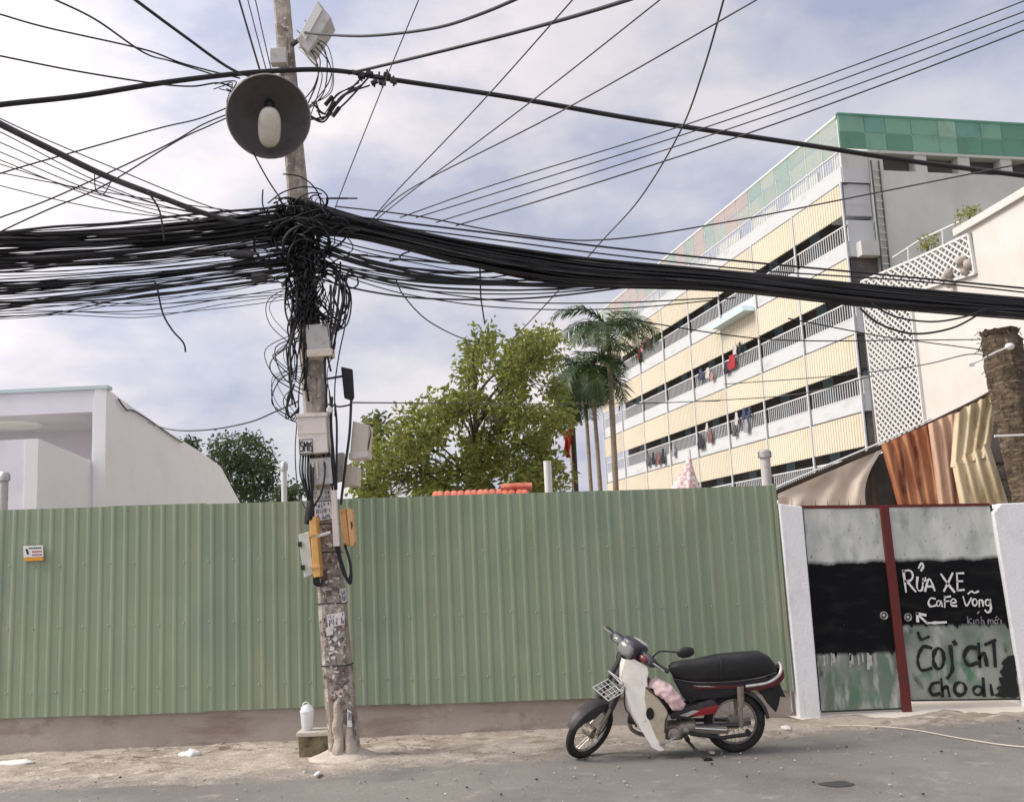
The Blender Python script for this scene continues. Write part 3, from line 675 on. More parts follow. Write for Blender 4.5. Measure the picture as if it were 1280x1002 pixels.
# roof terrace: railing, netting panels on posts
zr0, zr1 = ZB[5] + 1.38, at(1043, 147, D0).z
nsub = NB * 3
for i in range(nsub):
    t0, t1 = i * BAY / 3, (i + 1) * BAY / 3
    for r_ in (0, 1):
        m = MB(); bx(m, t0 + .04, t1 - .04, lerp(zr0, zr1, r_ / 2) + .03, lerp(zr0, zr1, (r_ + 1) / 2) - .03, .02 + .03 * r_, .045 + .03 * r_)
        mtn = random.choice(['ynet', 'pnet', 'ynet', 'pnet']) if i < 6 else random.choice(['onet', 'onet', 'ynet', 'pnet', 'onet'])
        m.build('netting_panel', mtn, ap)
    m = MB(); bx(m, t0 - .03, t0 + .03, ZB[5] + .62, zr1, -.03, .015); m.build('post', 'arail', ap)
m = MB(); bx(m, -.05, LEN, zr1 - .03, zr1 + .06, -.06, .08); m.build('top_rail', 'arail', ap)
for b in range(0, NB):
    m = MB(); bx(m, b * BAY + .4, b * BAY + 3.2, ZB[5] + .62, zr1 - .5, -1.7, -1.6); m.build('terrace_wall', 'awall', ap)
# end wall
ew = lambda s, z, o=0: A + ag * s - ed * o + Vector((0, 0, z))
def bxe(m, s0, s1, z0, z1, o0, o1):
    c = [ew(s, z, o) for z in (z0, z1) for o in (o0, o1) for s in (s0, s1)]
    return m.add(c, [(0, 1, 3, 2), (4, 6, 7, 5), (0, 4, 5, 1), (2, 3, 7, 6), (0, 2, 6, 4), (1, 5, 7, 3)])
WE = 16
m = MB(); bxe(m, 1.25, WE, 0, ZB[5] + .55, -1.5, .12); m.build('end_wall', 'awall', ap)
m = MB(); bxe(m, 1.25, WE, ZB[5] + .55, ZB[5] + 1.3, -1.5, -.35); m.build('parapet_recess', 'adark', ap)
for s in [1.3 + 2.05 * k for k in range(8)]:
    m = MB(); bxe(m, s, s + .55, ZB[5] + .551, ZB[5] + 1.299, -.34, .1); m.build('parapet_pier', 'awall', ap)
m = MB(); bxe(m, 1.25, WE, ZB[5] + 1.3, ZB[5] + 1.42, -1.4, .14); m.build('parapet_beam', 'awall', ap)
k = 0; s = -.05
while s < WE:
    wd = rnd(.85, 1.35)
    for r_ in (0, 1):
        m = MB(); bxe(m, s + .015, s + wd - .015, lerp(zr0 + .04, zr1 + .05, r_ / 2) + .015, lerp(zr0 + .04, zr1 + .05, (r_ + 1) / 2) - .015, .1, .16 + .02 * r_)
        m.build('green_panel', 'gnet%d' % random.choice([0, 0, 1, 1, 2, 3]), ap)
    s += wd; k += 1
m = MB(); bxe(m, -.08, WE, zr1 + .06, zr1 + .12, .05, .22); m.build('top_rail', 'gnet0', ap)
# corner strip: side balconies, blue doors, rough column
for li, zb in enumerate(ZB):
    m = MB(); bxe(m, 0, 1.2, zb, zb + .62, -1.4, .05); m.build('side_slab', 'aslab', ap)
    m = MB(); bxe(m, .03, 1.2, zb + .62, zb + (1.55 if li == 4 else 1.4), -.1, .0); m.build('side_parapet', 'aslab' if li != 5 else 'awall', ap)
    if li < 5:
        m = MB(); bxe(m, .02, 1.2, zb + 1.75, zb + SH - .02, -1.2, -.05); m.build('side_panel', 'aslab' if li == 4 else 'adark', ap)
        m = MB(); bxe(m, .6, 1.15, zb + .65, zb + 1.74, -.9, -.55); m.build('side_door', 'adoor', ap)
m = MB(); bxe(m, .25, 1.05, ZB[4] - .05, ZB[4] + .55, .05, .45); m.build('balcony_box', 'awall', ap)
m = MB()
zz = 3.0
lad = thing('wall_ladder', ew(1.35, 0, .4), 'rusty ladder running up the corner of the grey end wall', 'ladder')
for s in (1.2, 1.55):
    m = MB(); m.bar(ew(s, 9.0, .25), ew(s, ZB[5] + .9, .25), .06, .06); m.build('stile', 'adark', lad)
while zz < ZB[5] + .8:
    if zz > 9:
        m = MB(); m.bar(ew(1.2, zz, .25), ew(1.55, zz, .25), .05, .05); m.build('rung', 'awall', lad)
    zz += .33
m = MB(); m.tube([ew(6.6, 12, .25), ew(6.6, 15.5, .25)], .06, 6); m.build('drain_pipe', 'aslab', ap)
# laundry on the railings
GC = [(.35, .03, .04), (.03, .03, .04), (.05, .06, .13), (.5, .48, .47), (.22, .1, .1), (.1, .1, .11), (.4, .2, .2), (.3, .3, .34)]
for i, c in enumerate(GC): mk('cloth%d' % i, c, [(tuple(v * .6 for v in c), 3, .5, .7)], rough=.9)
def garment(px, py, hpx, wpx, ci, label):
    c = onp(px, py, fp(0, 0, .2), an); h = hpx * 1.2 / 1280 * c.y; wd = wpx * 1.15 / 1280 * c.y / .45; m = MB(); nu, nv = 8, 6
    out_ = [(-.5, 0), (.5, 0)]
    for o in (0, 1):
        for i in range(nu + 1):
            for j in range(nv + 1):
                u, v = i / nu - .5, j / nv
                ww = wd * (1 if v > .35 else .62) * (1 + .1 * math.sin(i * 3 + j))
                m.v.append(c + ed * (u * ww) + Vector((0, 0, h * (.5 - v) + .02 * math.sin(i * 2.1))) + an * (.05 * math.sin(u * 14 + v * 2) * v + .02 * o))
    n1_ = (nu + 1) * (nv + 1)
    for o in (0, 1): m.f += [tuple(o * n1_ + q_ for q_ in ((i * (nv + 1) + j), ((i + 1) * (nv + 1) + j), ((i + 1) * (nv + 1) + j + 1), (i * (nv + 1) + j + 1))) for i in range(nu) for j in range(nv)]
    m.m = [0] * len(m.f)
    tag(m.build('garment', 'cloth%d' % ci, smooth='all'), label, 'clothing', 'laundry on the balconies')
for g in [(915, 452, 15, 9, 0, 'bright red garment hanging on an apartment balcony railing'), (908, 460, 12, 5, 1, 'black garment hanging right beside the bright red one'), (919, 436, 12, 4, 3, 'pale towel hanging above the bright red garment'),
          (925, 434, 11, 3, 1, 'dark cloth hung in the opening above the red garment'), (876, 468, 12, 5, 2, 'dark garment among pale laundry beyond the red one'), (885, 466, 11, 5, 3, 'pale shirt beside a dark garment beyond the red one'), (890, 470, 9, 4, 6, 'faded pink cloth beside the pale shirt on the railing'),
          (921, 523, 13, 4, 3, 'white cloth hung high on the lower balcony line'), (930, 517, 12, 4, 2, 'navy garment hung high on the lower balcony'), (937, 515, 11, 3, 2, 'narrow navy garment beside another navy one'), (918, 538, 12, 4, 5, 'grey garment over the lower balcony railing'), (933, 532, 14, 5, 7, 'grey shirt hanging over the lower balcony railing'),
          (876, 552, 15, 7, 1, 'black jacket hanging on the lower balcony railing'), (888, 545, 14, 5, 4, 'maroon patterned garment beside the black jacket'), (884, 534, 9, 3, 3, 'white top hung above the maroon patterned garment'),
          (810, 575, 13, 4, 5, 'charcoal trousers, first of a dark row on the lowest railing'), (817, 573, 13, 4, 1, 'black top in the dark row on the lowest railing'), (823, 572, 14, 4, 4, 'brown top in the dark row on the lowest railing'), (829, 570, 16, 4, 1, 'long black trousers ending the dark row of laundry'), (842, 563, 12, 4, 7, 'pale grey shirt beside the dark row of laundry'),
          (803, 432, 12, 4, 6, 'pink cloth on the upper far balcony railing'), (811, 428, 11, 4, 0, 'red cloth on the upper far balcony line'), (818, 424, 10, 3, 5, 'dark cloth beside the red one on the far balcony'), (799, 442, 11, 4, 0, 'dull red cloth draped low over the far balcony railing')]:
    garment(*g)
# small shade awning on the facade
m = MB(); P = [onp(a, b, fp(0, 0, .12), an) for a, b in ((899, 408), (940, 382), (944, 388), (903, 412))]
m.prism(P, an * .6); tag(m.build('awning', 'teal'), 'narrow pale green awning jutting from the cream apartment panels', 'awning')

# ------------------------------------------------------------------ cream house with lattice
PC = at(1096, 460, 25.0); cn = an; ce = ed
hp = lambda px, py, o=0: onp(px, py, PC + cn * o, cn)
ch = thing('cream_house', Vector((PC.x + 2, PC.y - 3, 0)), 'cream rendered house with white lattice screen beside the apartment block', 'building')
def dn(p, z=0): return Vector((p.x, p.y, z))
wl = [(1139, 362), (1222, 344), (1215, 290), (1194, 290), (1226, 272), (1285, 238), (1400, 170)]
top = [hp(a, b) for a, b in wl]
m = MB(); m.prism([dn(hp(1160, 540))] + top + [dn(top[-1])], -cn * 6); m.build('wall', 'cream', ch)
m = MB(); P = [hp(1194, 291, .03), hp(1227, 272, .03), hp(1286, 237, .03), hp(1400, 169, .03)]
for a, b in zip(P, P[1:]): m.bar(a, b, .12, .16)
m.build('roof_edge', 'cream', ch)
# wall behind the lattice, the dimness of the interior painted as dark colour
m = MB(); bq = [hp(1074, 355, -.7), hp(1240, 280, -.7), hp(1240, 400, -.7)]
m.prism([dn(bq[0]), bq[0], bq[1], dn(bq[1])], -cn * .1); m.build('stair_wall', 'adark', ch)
# lattice bars clipped against the two screen outlines
def clip_poly_line(poly, p, d):
    ts = []
    for (a, b) in zip(poly, poly[1:] + poly[:1]):
        e_ = (b[0] - a[0], b[1] - a[1]); den = d[0] * e_[1] - d[1] * e_[0]
        if abs(den) < 1e-9: continue
        t = ((a[0] - p[0]) * e_[1] - (a[1] - p[1]) * e_[0]) / den; u = ((a[0] - p[0]) * d[1] - (a[1] - p[1]) * d[0]) / den
        if 0 <= u <= 1: ts.append(t)
    ts.sort(); return list(zip(ts[::2], ts[1::2]))
to2 = lambda P_: ((P_ - PC).dot(ce), P_.z)
fr2 = lambda q_, o=.04: PC + ce * q_[0] + Vector((0, 0, q_[1] - PC.z)) + cn * o
screen = [(1079, 352), (1150, 322), (1213, 293), (1221, 342), (1139, 366), (1158, 527), (1103, 556), (1083, 396)]
poly = [to2(hp(a, b)) for a, b in screen]
poly[6] = (poly[6][0], poly[6][1] - 1.5); poly[5] = (poly[5][0], poly[5][1] - 1.5)
m = MB(); us = [p[0] for p in poly]; zs = [p[1] for p in poly]
for sgn in (1, -1):
    d = (1, sgn * .8); c0 = min(zs) - 6; 
    cc = c0
    while cc < max(zs) + 8:
        p = (0, cc)
        for t0, t1 in clip_poly_line(poly, p, d):
            m.bar(fr2((p[0] + d[0] * t0, p[1] + d[1] * t0), .04 + .02 * sgn), fr2((p[0] + d[0] * t1, p[1] + d[1] * t1), .04 + .02 * sgn), .035, .03, up=cn)
        cc += .165
tag(m.build('lattice', 'pipewhite', ch), kind='stuff')
m = MB()
for a, b in zip(poly, poly[1:] + poly[:1]): m.bar(fr2(a), fr2(b), .05, .07, up=cn)
m.build('lattice_frame', 'pipewhite', ch)
m = MB(); m.tube([hp(1116, 322, -.9), hp(1150, 300, -.9), hp(1202, 276, -.9)], .025, 6)
for a in ((1135, 310, 330), (1178, 287, 310)): m.tube([hp(a[0], a[1], -.9), hp(a[0] + 1, a[2], -.9)], .02, 6)
m.build('terrace_rail', 'pipewhite', ch)
def leafcloud(m, centers, per, rad, ll, lw, seed=0, flat=.7):
    rs = random.Random(seed)
    for c in centers:
        rr = rad * rs.uniform(.6, 1.25)
        for i in range(per):
            d = Vector((rs.gauss(0, 1), rs.gauss(0, 1), rs.gauss(0, 1) * flat)); d = d.normalized() * rr * rs.random() ** .5
            p = c + d; ax = (Vector((rs.gauss(0, 1), rs.gauss(0, 1), rs.gauss(-.35, .7))) + d.normalized() * .8).normalized()
            sd_ = ax.cross(Vector((rs.gauss(0, 1), rs.gauss(0, 1), rs.gauss(0, 1)))).normalized(); up_ = ax.cross(sd_); s_ = rs.uniform(.6, 1.25)
            a = p + ax * ll * s_ * .5; mid = up_ * lw * s_ * .25
            m.add([p, a + sd_ * lw * s_ * .5 + mid, p + ax * ll * s_ - mid, a - sd_ * lw * s_ * .5 + mid], [(0, 1, 2), (0, 2, 3)])
    return m
for (px, py, lb) in ((1212, 268, 'small green shrub on the cream house terrace beside the pale pipe'), (1160, 308, 'dry little plant on the cream house terrace behind the lattice')):
    c = hp(px, py, -.8); m = leafcloud(MB(), [c + Vector((rnd(-.15, .15), 0, rnd(-.1, .2))) for _ in range(5)], 24, .2, .14, .04, 3)
    pt_ = thing('terrace_plant', c - Vector((0, 0, .3)), lb, 'plant'); m.build('foliage', 'leaf', pt_)
    mm = MB(); mm.tube([c - Vector((0, 0, .35)), c], .015, 5); mm.build('stem', 'bark', pt_)
for px, py in ((1205, 330), (1184, 347)):
    c = hp(px, py, .12); m = MB(); rs = random.Random(px)
    for i in range(5): m.ell(c + Vector((rs.uniform(-.1, .1), rs.uniform(-.1, .1), rs.uniform(-.16, .16))), (.1, .08, .11), 10, 8)
    tag(m.build('hung_bag', 'cementlump2', smooth='all'), 'pale lumpy bag tied to the upper lattice screen', 'bag', 'bags tied to the lattice')

# ------------------------------------------------------------------ white house on the left
Y1 = 20.0; vd = Vector(((440 - 640) / F, 1, 0))
hw = thing('white_house', (-9.5, Y1 + 3, 0), 'white flat-roofed house with recessed balcony behind the green fence', 'building')
cF = at(133, 486, Y1); sn = Vector((vd.y, -vd.x, 0)).normalized()
sp_ = lambda px, py, o=0: onp(px, py, cF + sn * o, sn)
side = [(133, 484.5), (150, 498), (200, 533), (256, 568), (276, 583), (302, 632)]
S = [sp_(a, b) for a, b in side]
m = MB(); m.prism([Vector((S[0].x, S[0].y, 0))] + S + [Vector((S[-1].x, S[-1].y, 0))], -sn * .22); m.build('side_wall', 'plaster', hw)
XL = -16
# front wall: lintel, corner pier, inner room
zl0, zl1 = at(60, 517, Y1).z, cF.z
m = MB(); m.box(((XL + cF.x) / 2 - .11, Y1 + .1, (zl0 + zl1) / 2), (cF.x - XL - .22, .2, zl1 - zl0)); m.build('lintel', 'plastershade', hw)
xp = at(115, 550, Y1).x
m = MB(); m.box(((xp + cF.x) / 2 - .112, Y1 + .1, zl0 / 2 - .002), (cF.x - xp - .225, .2, zl0)); m.build('corner_pier', 'plastershade', hw)
m = MB(); m.box(((XL + xp - .6) / 2, Y1 + 2.6, zl1 / 2 - .1), (xp - .6 - XL, .2, zl1 - .2)); m.build('balcony_back_wall', 'plastershade', hw)
m = MB(); m.prism([(XL, Y1 + .2, zl0), (xp, Y1 + .2, zl0), (xp - .45, Y1 + 2.5, zl0), (XL, Y1 + 2.5, zl0)], (0, 0, .1)); m.build('balcony_ceiling', 'plastershade', hw)
m = MB(); m.prism([Vector((XL, Y1 - .05, zl1)), Vector((cF.x + .04, Y1 - .05, zl1)), Vector((cF.x + .04, Y1 + .2, zl1)), Vector((XL, Y1 + .2, zl1))], (0, 0, .07)); m.build('roof_fascia', 'teal', hw)
m = MB(); m.prism([(XL, Y1 + .2, zl1 - .12), (cF.x - .23, Y1 + .2, zl1 - .12), (cF.x - 2.2, Y1 + 12, zl1 - .12), (XL, Y1 + 12, zl1 - .12)], (0, 0, .08)); m.build('roof', 'plaster', hw)
Y0b = 16.7; c0 = at(48, 548, Y0b); k_ = (Y1 - Y0b)
m = MB(); zt0 = c0.z; s1 = c0 + vd * k_
m.prism([Vector((XL, Y0b, 0)), Vector((c0.x - .2, Y0b, 0)), Vector((c0.x - .2, Y0b, zt0)), Vector((XL, Y0b, zt0))], (0, .18, 0)); m.build('front_parapet', 'plastershade', hw)
m = MB(); m.prism([Vector((c0.x, Y0b, 0)), Vector((s1.x, Y1 - .003, 0)), Vector((s1.x, Y1 - .003, zt0)), Vector((c0.x, Y0b, zt0))], -sn * .197); m.build('side_parapet', 'plaster', hw)
c = at(20, 528, Y1 + 1.2); M_ = Matrix.Translation((c.x, Y1 + 1.1, zl0 - .06)); m = MB(); m.lathe([(.02, 0), (.5, 0), (.55, .03), (.55, .06)], 24, M_, cap=True)
m.build('ceiling_rose', 'plaster', hw, smooth=True)
# rough wire along the side wall top
m = MB(); m.tube(cr([sp_(148, 499, .05), sp_(158, 512, .06), sp_(166, 513, .06), sp_(185, 524, .05), sp_(215, 545, .05), sp_(228, 553, .05)], 6), .02, 5)
tag(m.build('roof_wire', 'cablegrey'), 'tangled grey wire along the sloping edge of the white house', 'wire')

# ------------------------------------------------------------------ pipes, tiled roof, umbrella, flag behind the fence
def pipe(px, py, Y, r, label, mt='pipewhite', cap=True):
    b = at(px, py, Y); m = MB(); m.tube([(b.x, Y, 0), (b.x, Y, b.z)], r, 10); o = thing('vent_pipe', (b.x, Y, 0), label, 'pipe')
    m.build('shaft', mt, o, smooth=True)
    if cap: m = MB(); m.lathe([(r * 1.35, -.02), (r * 1.35, .06), (r * .9, .09)], 10, Matrix.Translation((b.x, Y, b.z)), cap=True); m.build('cap', 'steel', o, smooth=True)
pipe(5, 599, 12.5, .055, 'grey capped pipe standing in front of the white house', 'boxgrey')
pipe(355, 586, 13, .035, 'thin capped pipe between the dark tree and the utility pole')
pipe(684, 576, 13, .05, 'plain white pipe standing behind the fence beside the red tiles', cap=False)
pipe(956, 570, 14, .07, 'grey capped pipe behind the fence in front of the apartment panels', 'boxgrey')
YR = 13.5
rf = thing('tiled_roof', at(600, 622, YR), 'strip of red clay roof tiles showing over the green fence', 'roof')
mt_ = MB(); mt_.lathe([(.055, 0), (.05, .3)], 10, Matrix.Translation((0, 0, 0))); 
tm = MB()
for j in range(7):
    a = math.pi * j / 6; tm.v += [Vector((.06 * math.cos(a), 0, .045 * math.sin(a))), Vector((.055 * math.cos(a), .5, .3 + .04 * math.sin(a)))]
tm.f = [(2 * j, 2 * j + 2, 2 * j + 3, 2 * j + 1) for j in range(6)]; tm.m = [0] * 6
tme = tm.mesh('tile', 'tile', smooth='all')
for i in range(15):
    p = at(541 + i * 8.3, 637 - i * .33, YR)
    for q_ in (0, 1):
        o = bpy.data.objects.new('tile', tme); col.objects.link(o); o.parent = rf; o.location = p - WL[rf] + Vector((0, q_ * -.42, -.25 * q_ - .06)); o.rotation_euler = (0, rnd(-.05, .05), rnd(-.03, .03))
m = MB(); P = [at(538, 643, YR + .02), at(668, 638, YR + .02)]; m.prism([P[0], P[1], P[1] + Vector((0, .5, .26)), P[0] + Vector((0, .5, .26))], (0, 0, -.05)); m.prism([P[0] + Vector((0, -.45, -.3)), P[1] + Vector((0, -.45, -.3)), P[1], P[0]], (0, 0, -.05)); m.build('roof_deck', 'tile', rf)
m = MB(); m.tube([at(626, 609.5, YR + .5), at(645, 608, YR + .5), at(665, 607.5, YR + .5)], .05, 8); m.build('ridge_tile', 'tile', rf, smooth=True)
for px in (560, 650):
    p = at(px, 640, YR); m = MB(); m.box((p.x, YR + .1, 1.1), (.15, .15, 2.2)); m.build('support', 'concrete', rf)
# folded umbrella
YU = 15; ub = thing('folded_umbrella', (at(858, 610, YU).x, YU, 0), 'folded pink and white checked parasol showing over the fence', 'umbrella')
MT['check'] = mc = mat('check', (.72, .64, .63), rough=.8, trans=.2)
t_ = mc.node_tree; ck = t_.nodes.new('ShaderNodeTexChecker'); ck.inputs['Scale'].default_value = 16; ck.inputs[1].default_value = (.78, .72, .7, 1); ck.inputs[2].default_value = (.62, .4, .42, 1)
tcn = t_.nodes.new('ShaderNodeTexCoord'); t_.links.new(tcn.outputs['Object'], ck.inputs[0])
for n_ in t_.nodes:
    if n_.type == 'BSDF_PRINCIPLED': t_.links.new(ck.outputs[0], n_.inputs['Base Color'])
    if n_.type == 'HUE_SAT': t_.links.new(ck.outputs[0], n_.inputs['Color'])
m = MB(); tp = at(862, 570, YU); bt = at(853, 640, YU); k = 14; nn_ = 32
for i in range(k + 1):
    t = i / k; c = tp.lerp(bt, t); r_ = .02 + .34 * t ** 1.15
    for j in range(nn_):
        a = 2 * math.pi * j / nn_; rr = r_ * (1 + .22 * t * math.sin(a * 8 + 1.5 * t)); m.v.append(c + Vector((rr * math.cos(a), rr * math.sin(a), 0)))
m.f = [(i * nn_ + j, i * nn_ + (j + 1) % nn_, (i + 1) * nn_ + (j + 1) % nn_, (i + 1) * nn_ + j) for i in range(k) for j in range(nn_)]; m.m = [0] * len(m.f)
m.build('canopy', 'check', ub, smooth='all')
m = MB(); m.tube([(bt.x, YU, 0), bt, tp, tp + Vector((0, 0, .1))], .02, 8); m.build('pole', 'pipewhite', ub)
# flag
YFl = 20.0; fg = thing('red_flag', (at(717, 620, YFl).x, YFl, 0), 'red flag hanging limp on a slim pole among the palms', 'flag')
m = MB(); p0 = at(716, 535, YFl); m.tube([(p0.x, YFl, 0), p0], .05, 6); m.build('pole', 'timber', fg)
m = MB(); nu, nv = 8, 12
for i in range(nu + 1):
    for j in range(nv + 1):
        u, v = i / nu, j / nv; m.v.append(at(714 - 12 * u * (1 - .55 * v) + 2 * math.sin(v * 6), 534 + 38 * v + 8 * u * (1 - v), YFl - .06 + .07 * math.sin(u * 9 + v * 3)))
m.f = [(i * (nv + 1) + j, (i + 1) * (nv + 1) + j, (i + 1) * (nv + 1) + j + 1, i * (nv + 1) + j + 1) for i in range(nu) for j in range(nv)]; m.m = [0] * len(m.f)
m.build('cloth', 'flag', fg, smooth='all')

# ------------------------------------------------------------------ trees
def inpoly(p, poly):
    c = False; j = len(poly) - 1
    for i in range(len(poly)):
        (xi, yi), (xj, yj) = poly[i], poly[j]
        if (yi > p[1]) != (yj > p[1]) and p[0] < (xj - xi) * (p[1] - yi) / (yj - yi) + xi: c = not c
        j = i
    return c
def tree(base_px, outline, Y, depth, nclump, per, rad, ll, lw, label, lm, seed, fork=1.6, gap=.0):
    rs = random.Random(seed); base = at(base_px, 640, Y); base = Vector((base.x, Y, 0))
    t = thing('leafy_tree', base, label, 'tree')
    xs = [p[0] for p in outline]; ys = [p[1] for p in outline]; cs = []
    tries = 0
    while len(cs) < nclump and tries < 60000:
        tries += 1; px, py = rs.uniform(min(xs), max(xs)), rs.uniform(min(ys), max(ys))
        if not inpoly((px, py), outline): continue
        c = at(px, py, Y + rs.uniform(-depth, depth))
        if gap and mnoise.noise(Vector((px * .022, py * .022, seed))) < gap: continue
        if any((c - o).length < rad * .62 for o in cs): continue
        cs.append(c)
    if not cs: cs = [at(sum(xs) / len(xs), sum(ys) / len(ys), Y)]
    m = MB(); ctr = sum(cs, Vector()) / len(cs); top = Vector((ctr.x, ctr.y, max(c.z for c in cs)))
    tr = [base, base.lerp(Vector((ctr.x, ctr.y, fork)), .5) + Vector((.05, 0, 0)), Vector((ctr.x, ctr.y, fork)), ctr.lerp(top, .1), ctr.lerp(top, .75)]
    m.tube(cr(tr, 6), lambda s: lerp(.13, .018, s), 8)
    limbs = [Vector((ctr.x, ctr.y, lerp(fork, top.z, k / 7))) for k in range(1, 6)]
    hubs = []
    for i in range(34):
        c = cs[(i * 7919) % len(cs)]; s0 = min(limbs, key=lambda q_: (q_ - c).length + max(0, q_.z - c.z + .5) * 3); h = s0.lerp(c, .6) + Vector((0, 0, .1)); hubs.append(h)
        m.tube(cr([s0 - Vector((0, 0, .25)), s0.lerp(h, .5) + Vector((0, 0, -.03)), h], 5), lambda s: lerp(.034, .012, s), 6)
    for c in cs:
        h = min(hubs, key=lambda q_: (q_ - c).length)
        mid = h.lerp(c, .5) + Vector((rs.uniform(-.08, .08), rs.uniform(-.08, .08), rs.uniform(-.1, .02)))
        m.tube(cr([h, mid, c], 4), lambda s: lerp(.009, .004, s), 4)
    m.build('trunk', 'bark', t, smooth=True)
    lc = leafcloud(MB(), cs, per, rad, ll, lw, seed)
    tag(lc.build('crown', lm, t), kind='stuff')
    return t
big = [(446, 612), (452, 575), (470, 562), (463, 540), (490, 520), (520, 505), (545, 490), (548, 465), (575, 455), (592, 432), (606, 410), (622, 405), (630, 425), (655, 415), (690, 420), (702, 448), (698, 468), (708, 482), (712, 520), (715, 560), (706, 600), (695, 630), (450, 630)]
tree(600, big, 18.0, 1.6, 360, 42, .26, .13, .06, 'big airy green leafy tree rising behind the fence beside the palms', 'leaf', 11, fork=2.0, gap=-.12)
dk = [(255, 590), (262, 560), (285, 545), (305, 547), (322, 545), (340, 565), (345, 595), (342, 640), (262, 640), (268, 610)]
tree(305, dk, 58.0, 2, 120, 42, .6, .28, .14, 'dark bushy tree behind the sloping end of the white house', 'leafdark', 5, fork=2.5)
tree(366, [(348, 610), (360, 606), (376, 612), (378, 640), (346, 640)], 55.0, .8, 22, 46, .5, .27, .13, 'low dark bush between the thin pipe and the utility pole', 'leafdark', 9, fork=1.0)
tree(234, [(228, 552), (240, 548), (250, 556), (250, 575), (230, 575)], 60.0, .6, 14, 30, .45, .26, .12, 'small tuft of foliage peeping over the white house roof', 'leafdark', 12, fork=2)
tree(470, [(462, 525), (476, 520), (480, 535), (470, 545)], 19.0, .2, 7, 26, .18, .14, .06, 'small separate spray of leaves beside the pale meter box', 'leafdark', 14, fork=2)

def palm(bx_, top_px, Y, trunk_w, fl, nfr, label, seed, lean=0, droop=1.0):
    rs = random.Random(seed); tp = at(top_px[0], top_px[1], Y); bs = at(bx_, 620, Y); bs = Vector((bs.x + (bs.x - tp.x) * .5, Y, 0))
    t = thing('areca_palm', bs, label, 'palm tree')
    m = MB(); pts = cr([bs, bs.lerp(tp, .35) + Vector((.03, 0, 0)), bs.lerp(tp, .7) + Vector((.02, 0, 0)), tp], 12)
    m.tube(pts, lambda s: trunk_w * (1.1 - .25 * s) * (1 + .05 * (int(s * 60) % 2)), 10); m.build('trunk', 'arecabark', t, smooth=True)
    m = MB(); m.tube([tp - Vector((0, 0, .05)), tp + Vector((0, 0, fl * .16)), tp + Vector((0, 0, fl * .42))], lambda s: trunk_w * (1.15 - .75 * s), 10); m.build('crownshaft', 'frond', t, smooth=True)
    hub = tp + Vector((0, 0, fl * .36))
    for i in range(nfr):
        az = 2 * math.pi * (i + rs.uniform(-.3, .3)) / nfr; el = rs.uniform(-.25, 1.15); ln = fl * rs.uniform(.85, 1.12)
        dh = Vector((math.cos(az), math.sin(az), 0)); pts = []
        for k in range(13):
            s = k / 12; ang = el - droop * 1.75 * s ** 1.3
            if k == 0: p = hub.copy()
            else: p = pts[-1] + (dh * math.cos(ang) + Vector((0, 0, math.sin(ang)))) * ln / 12
            pts.append(p)
        m = MB(); m.tube(pts, lambda s: .018 * (1.05 - s), 4)
        side_ = dh.cross(Vector((0, 0, 1)))
        nl = 34
        for k in range(3, nl):
            s = k / nl; q_ = s * 12; i0 = min(11, int(q_)); p = pts[i0].lerp(pts[i0 + 1], q_ - i0); tg = (pts[i0 + 1] - pts[i0]).normalized()
            upv = side_.cross(tg).normalized(); L_ = fl * .34 * math.sin(math.pi * (.12 + .8 * s)) * rs.uniform(.85, 1.1)
            for sg_ in (-1, 1):
                d = (side_ * sg_ * .85 + tg * .55 + upv * rs.uniform(-.1, .25)).normalized(); wv = tg * .021
                a = p; b = p + d * L_ * .5 + Vector((0, 0, -.03 * L_)); c = p + d * L_ + Vector((0, 0, -.33 * L_ * rs.uniform(.6, 1.3)))
                m.add([a - wv * .7, a + wv * .7, b + wv, b - wv, c], [(0, 1, 2, 3), (3, 2, 4)])
        m.build('frond', 'frond', t)
    m = MB()
    for i in range(14):
        a = rs.uniform(0, 6.28); d = Vector((math.cos(a) * .22, math.sin(a) * .22, -.05)); p = tp + Vector((0, 0, fl * .1))
        m.tube(cr([p, p + d + Vector((0, 0, .1)), p + d * 1.5 + Vector((0, 0, -fl * .3))], 4), .014, 4)
    m.build('flower_stalks', 'frondpale', t)
palm(768, (761, 436), 26.0, .078, 1.62, 17, 'tallest slender palm with drooping crown before the apartment block', 3)
palm(750, (741, 486), 26.5, .06, 1.65, 16, 'shorter palm with thin trunk beside the tallest palm', 4, droop=1.15)
palm(738, (731, 492), 27.5, .055, 1.6, 15, 'short palm with thin trunk right beside the leafy tree', 8, droop=1.2)
palm(717, (713, 520), 29, .08, 1.0, 9, 'palm half hidden in the leafy tree by the red flag', 6, droop=1.25)

# ------------------------------------------------------------------ utility pole
B0 = gnd(432, 948); YP = B0.y
pcx = lambda py: 432 + (352 - 432) * (950 - py) / 950
phw = lambda py: (17.5 - 5.2 * (950 - py) / 710 if py > 240 else 12.3 - 2.3 * (240 - py) / 240) / 1280 * YP       # half width in metres
pole = thing('utility_pole', (B0.x, YP, 0), 'leaning concrete utility pole plastered with torn paper and hung with cables', 'utility pole')
def psec(py, k=1.0):
    c = at(pcx(py), py, YP); h = phw(py) * k; d = h * .9; b = h * .3
    return [c + Vector((x, y, 0)) for x, y in ((-h + b, -d), (h - b, -d), (h, -d + b), (h, d - b), (h - b, d), (-h + b, d), (-h, d - b), (-h, -d + b))]
m = MB(); pys = [962] + list(range(950, -120, -35))
for i, py in enumerate(pys):
    ring = psec(py)
    for p in ring: m.v.append(p + Vector((mnoise.noise(p * 5), mnoise.noise(p * 5 + Vector((9, 0, 0))), 0)) * .012 * (1 if py > 600 else .3))
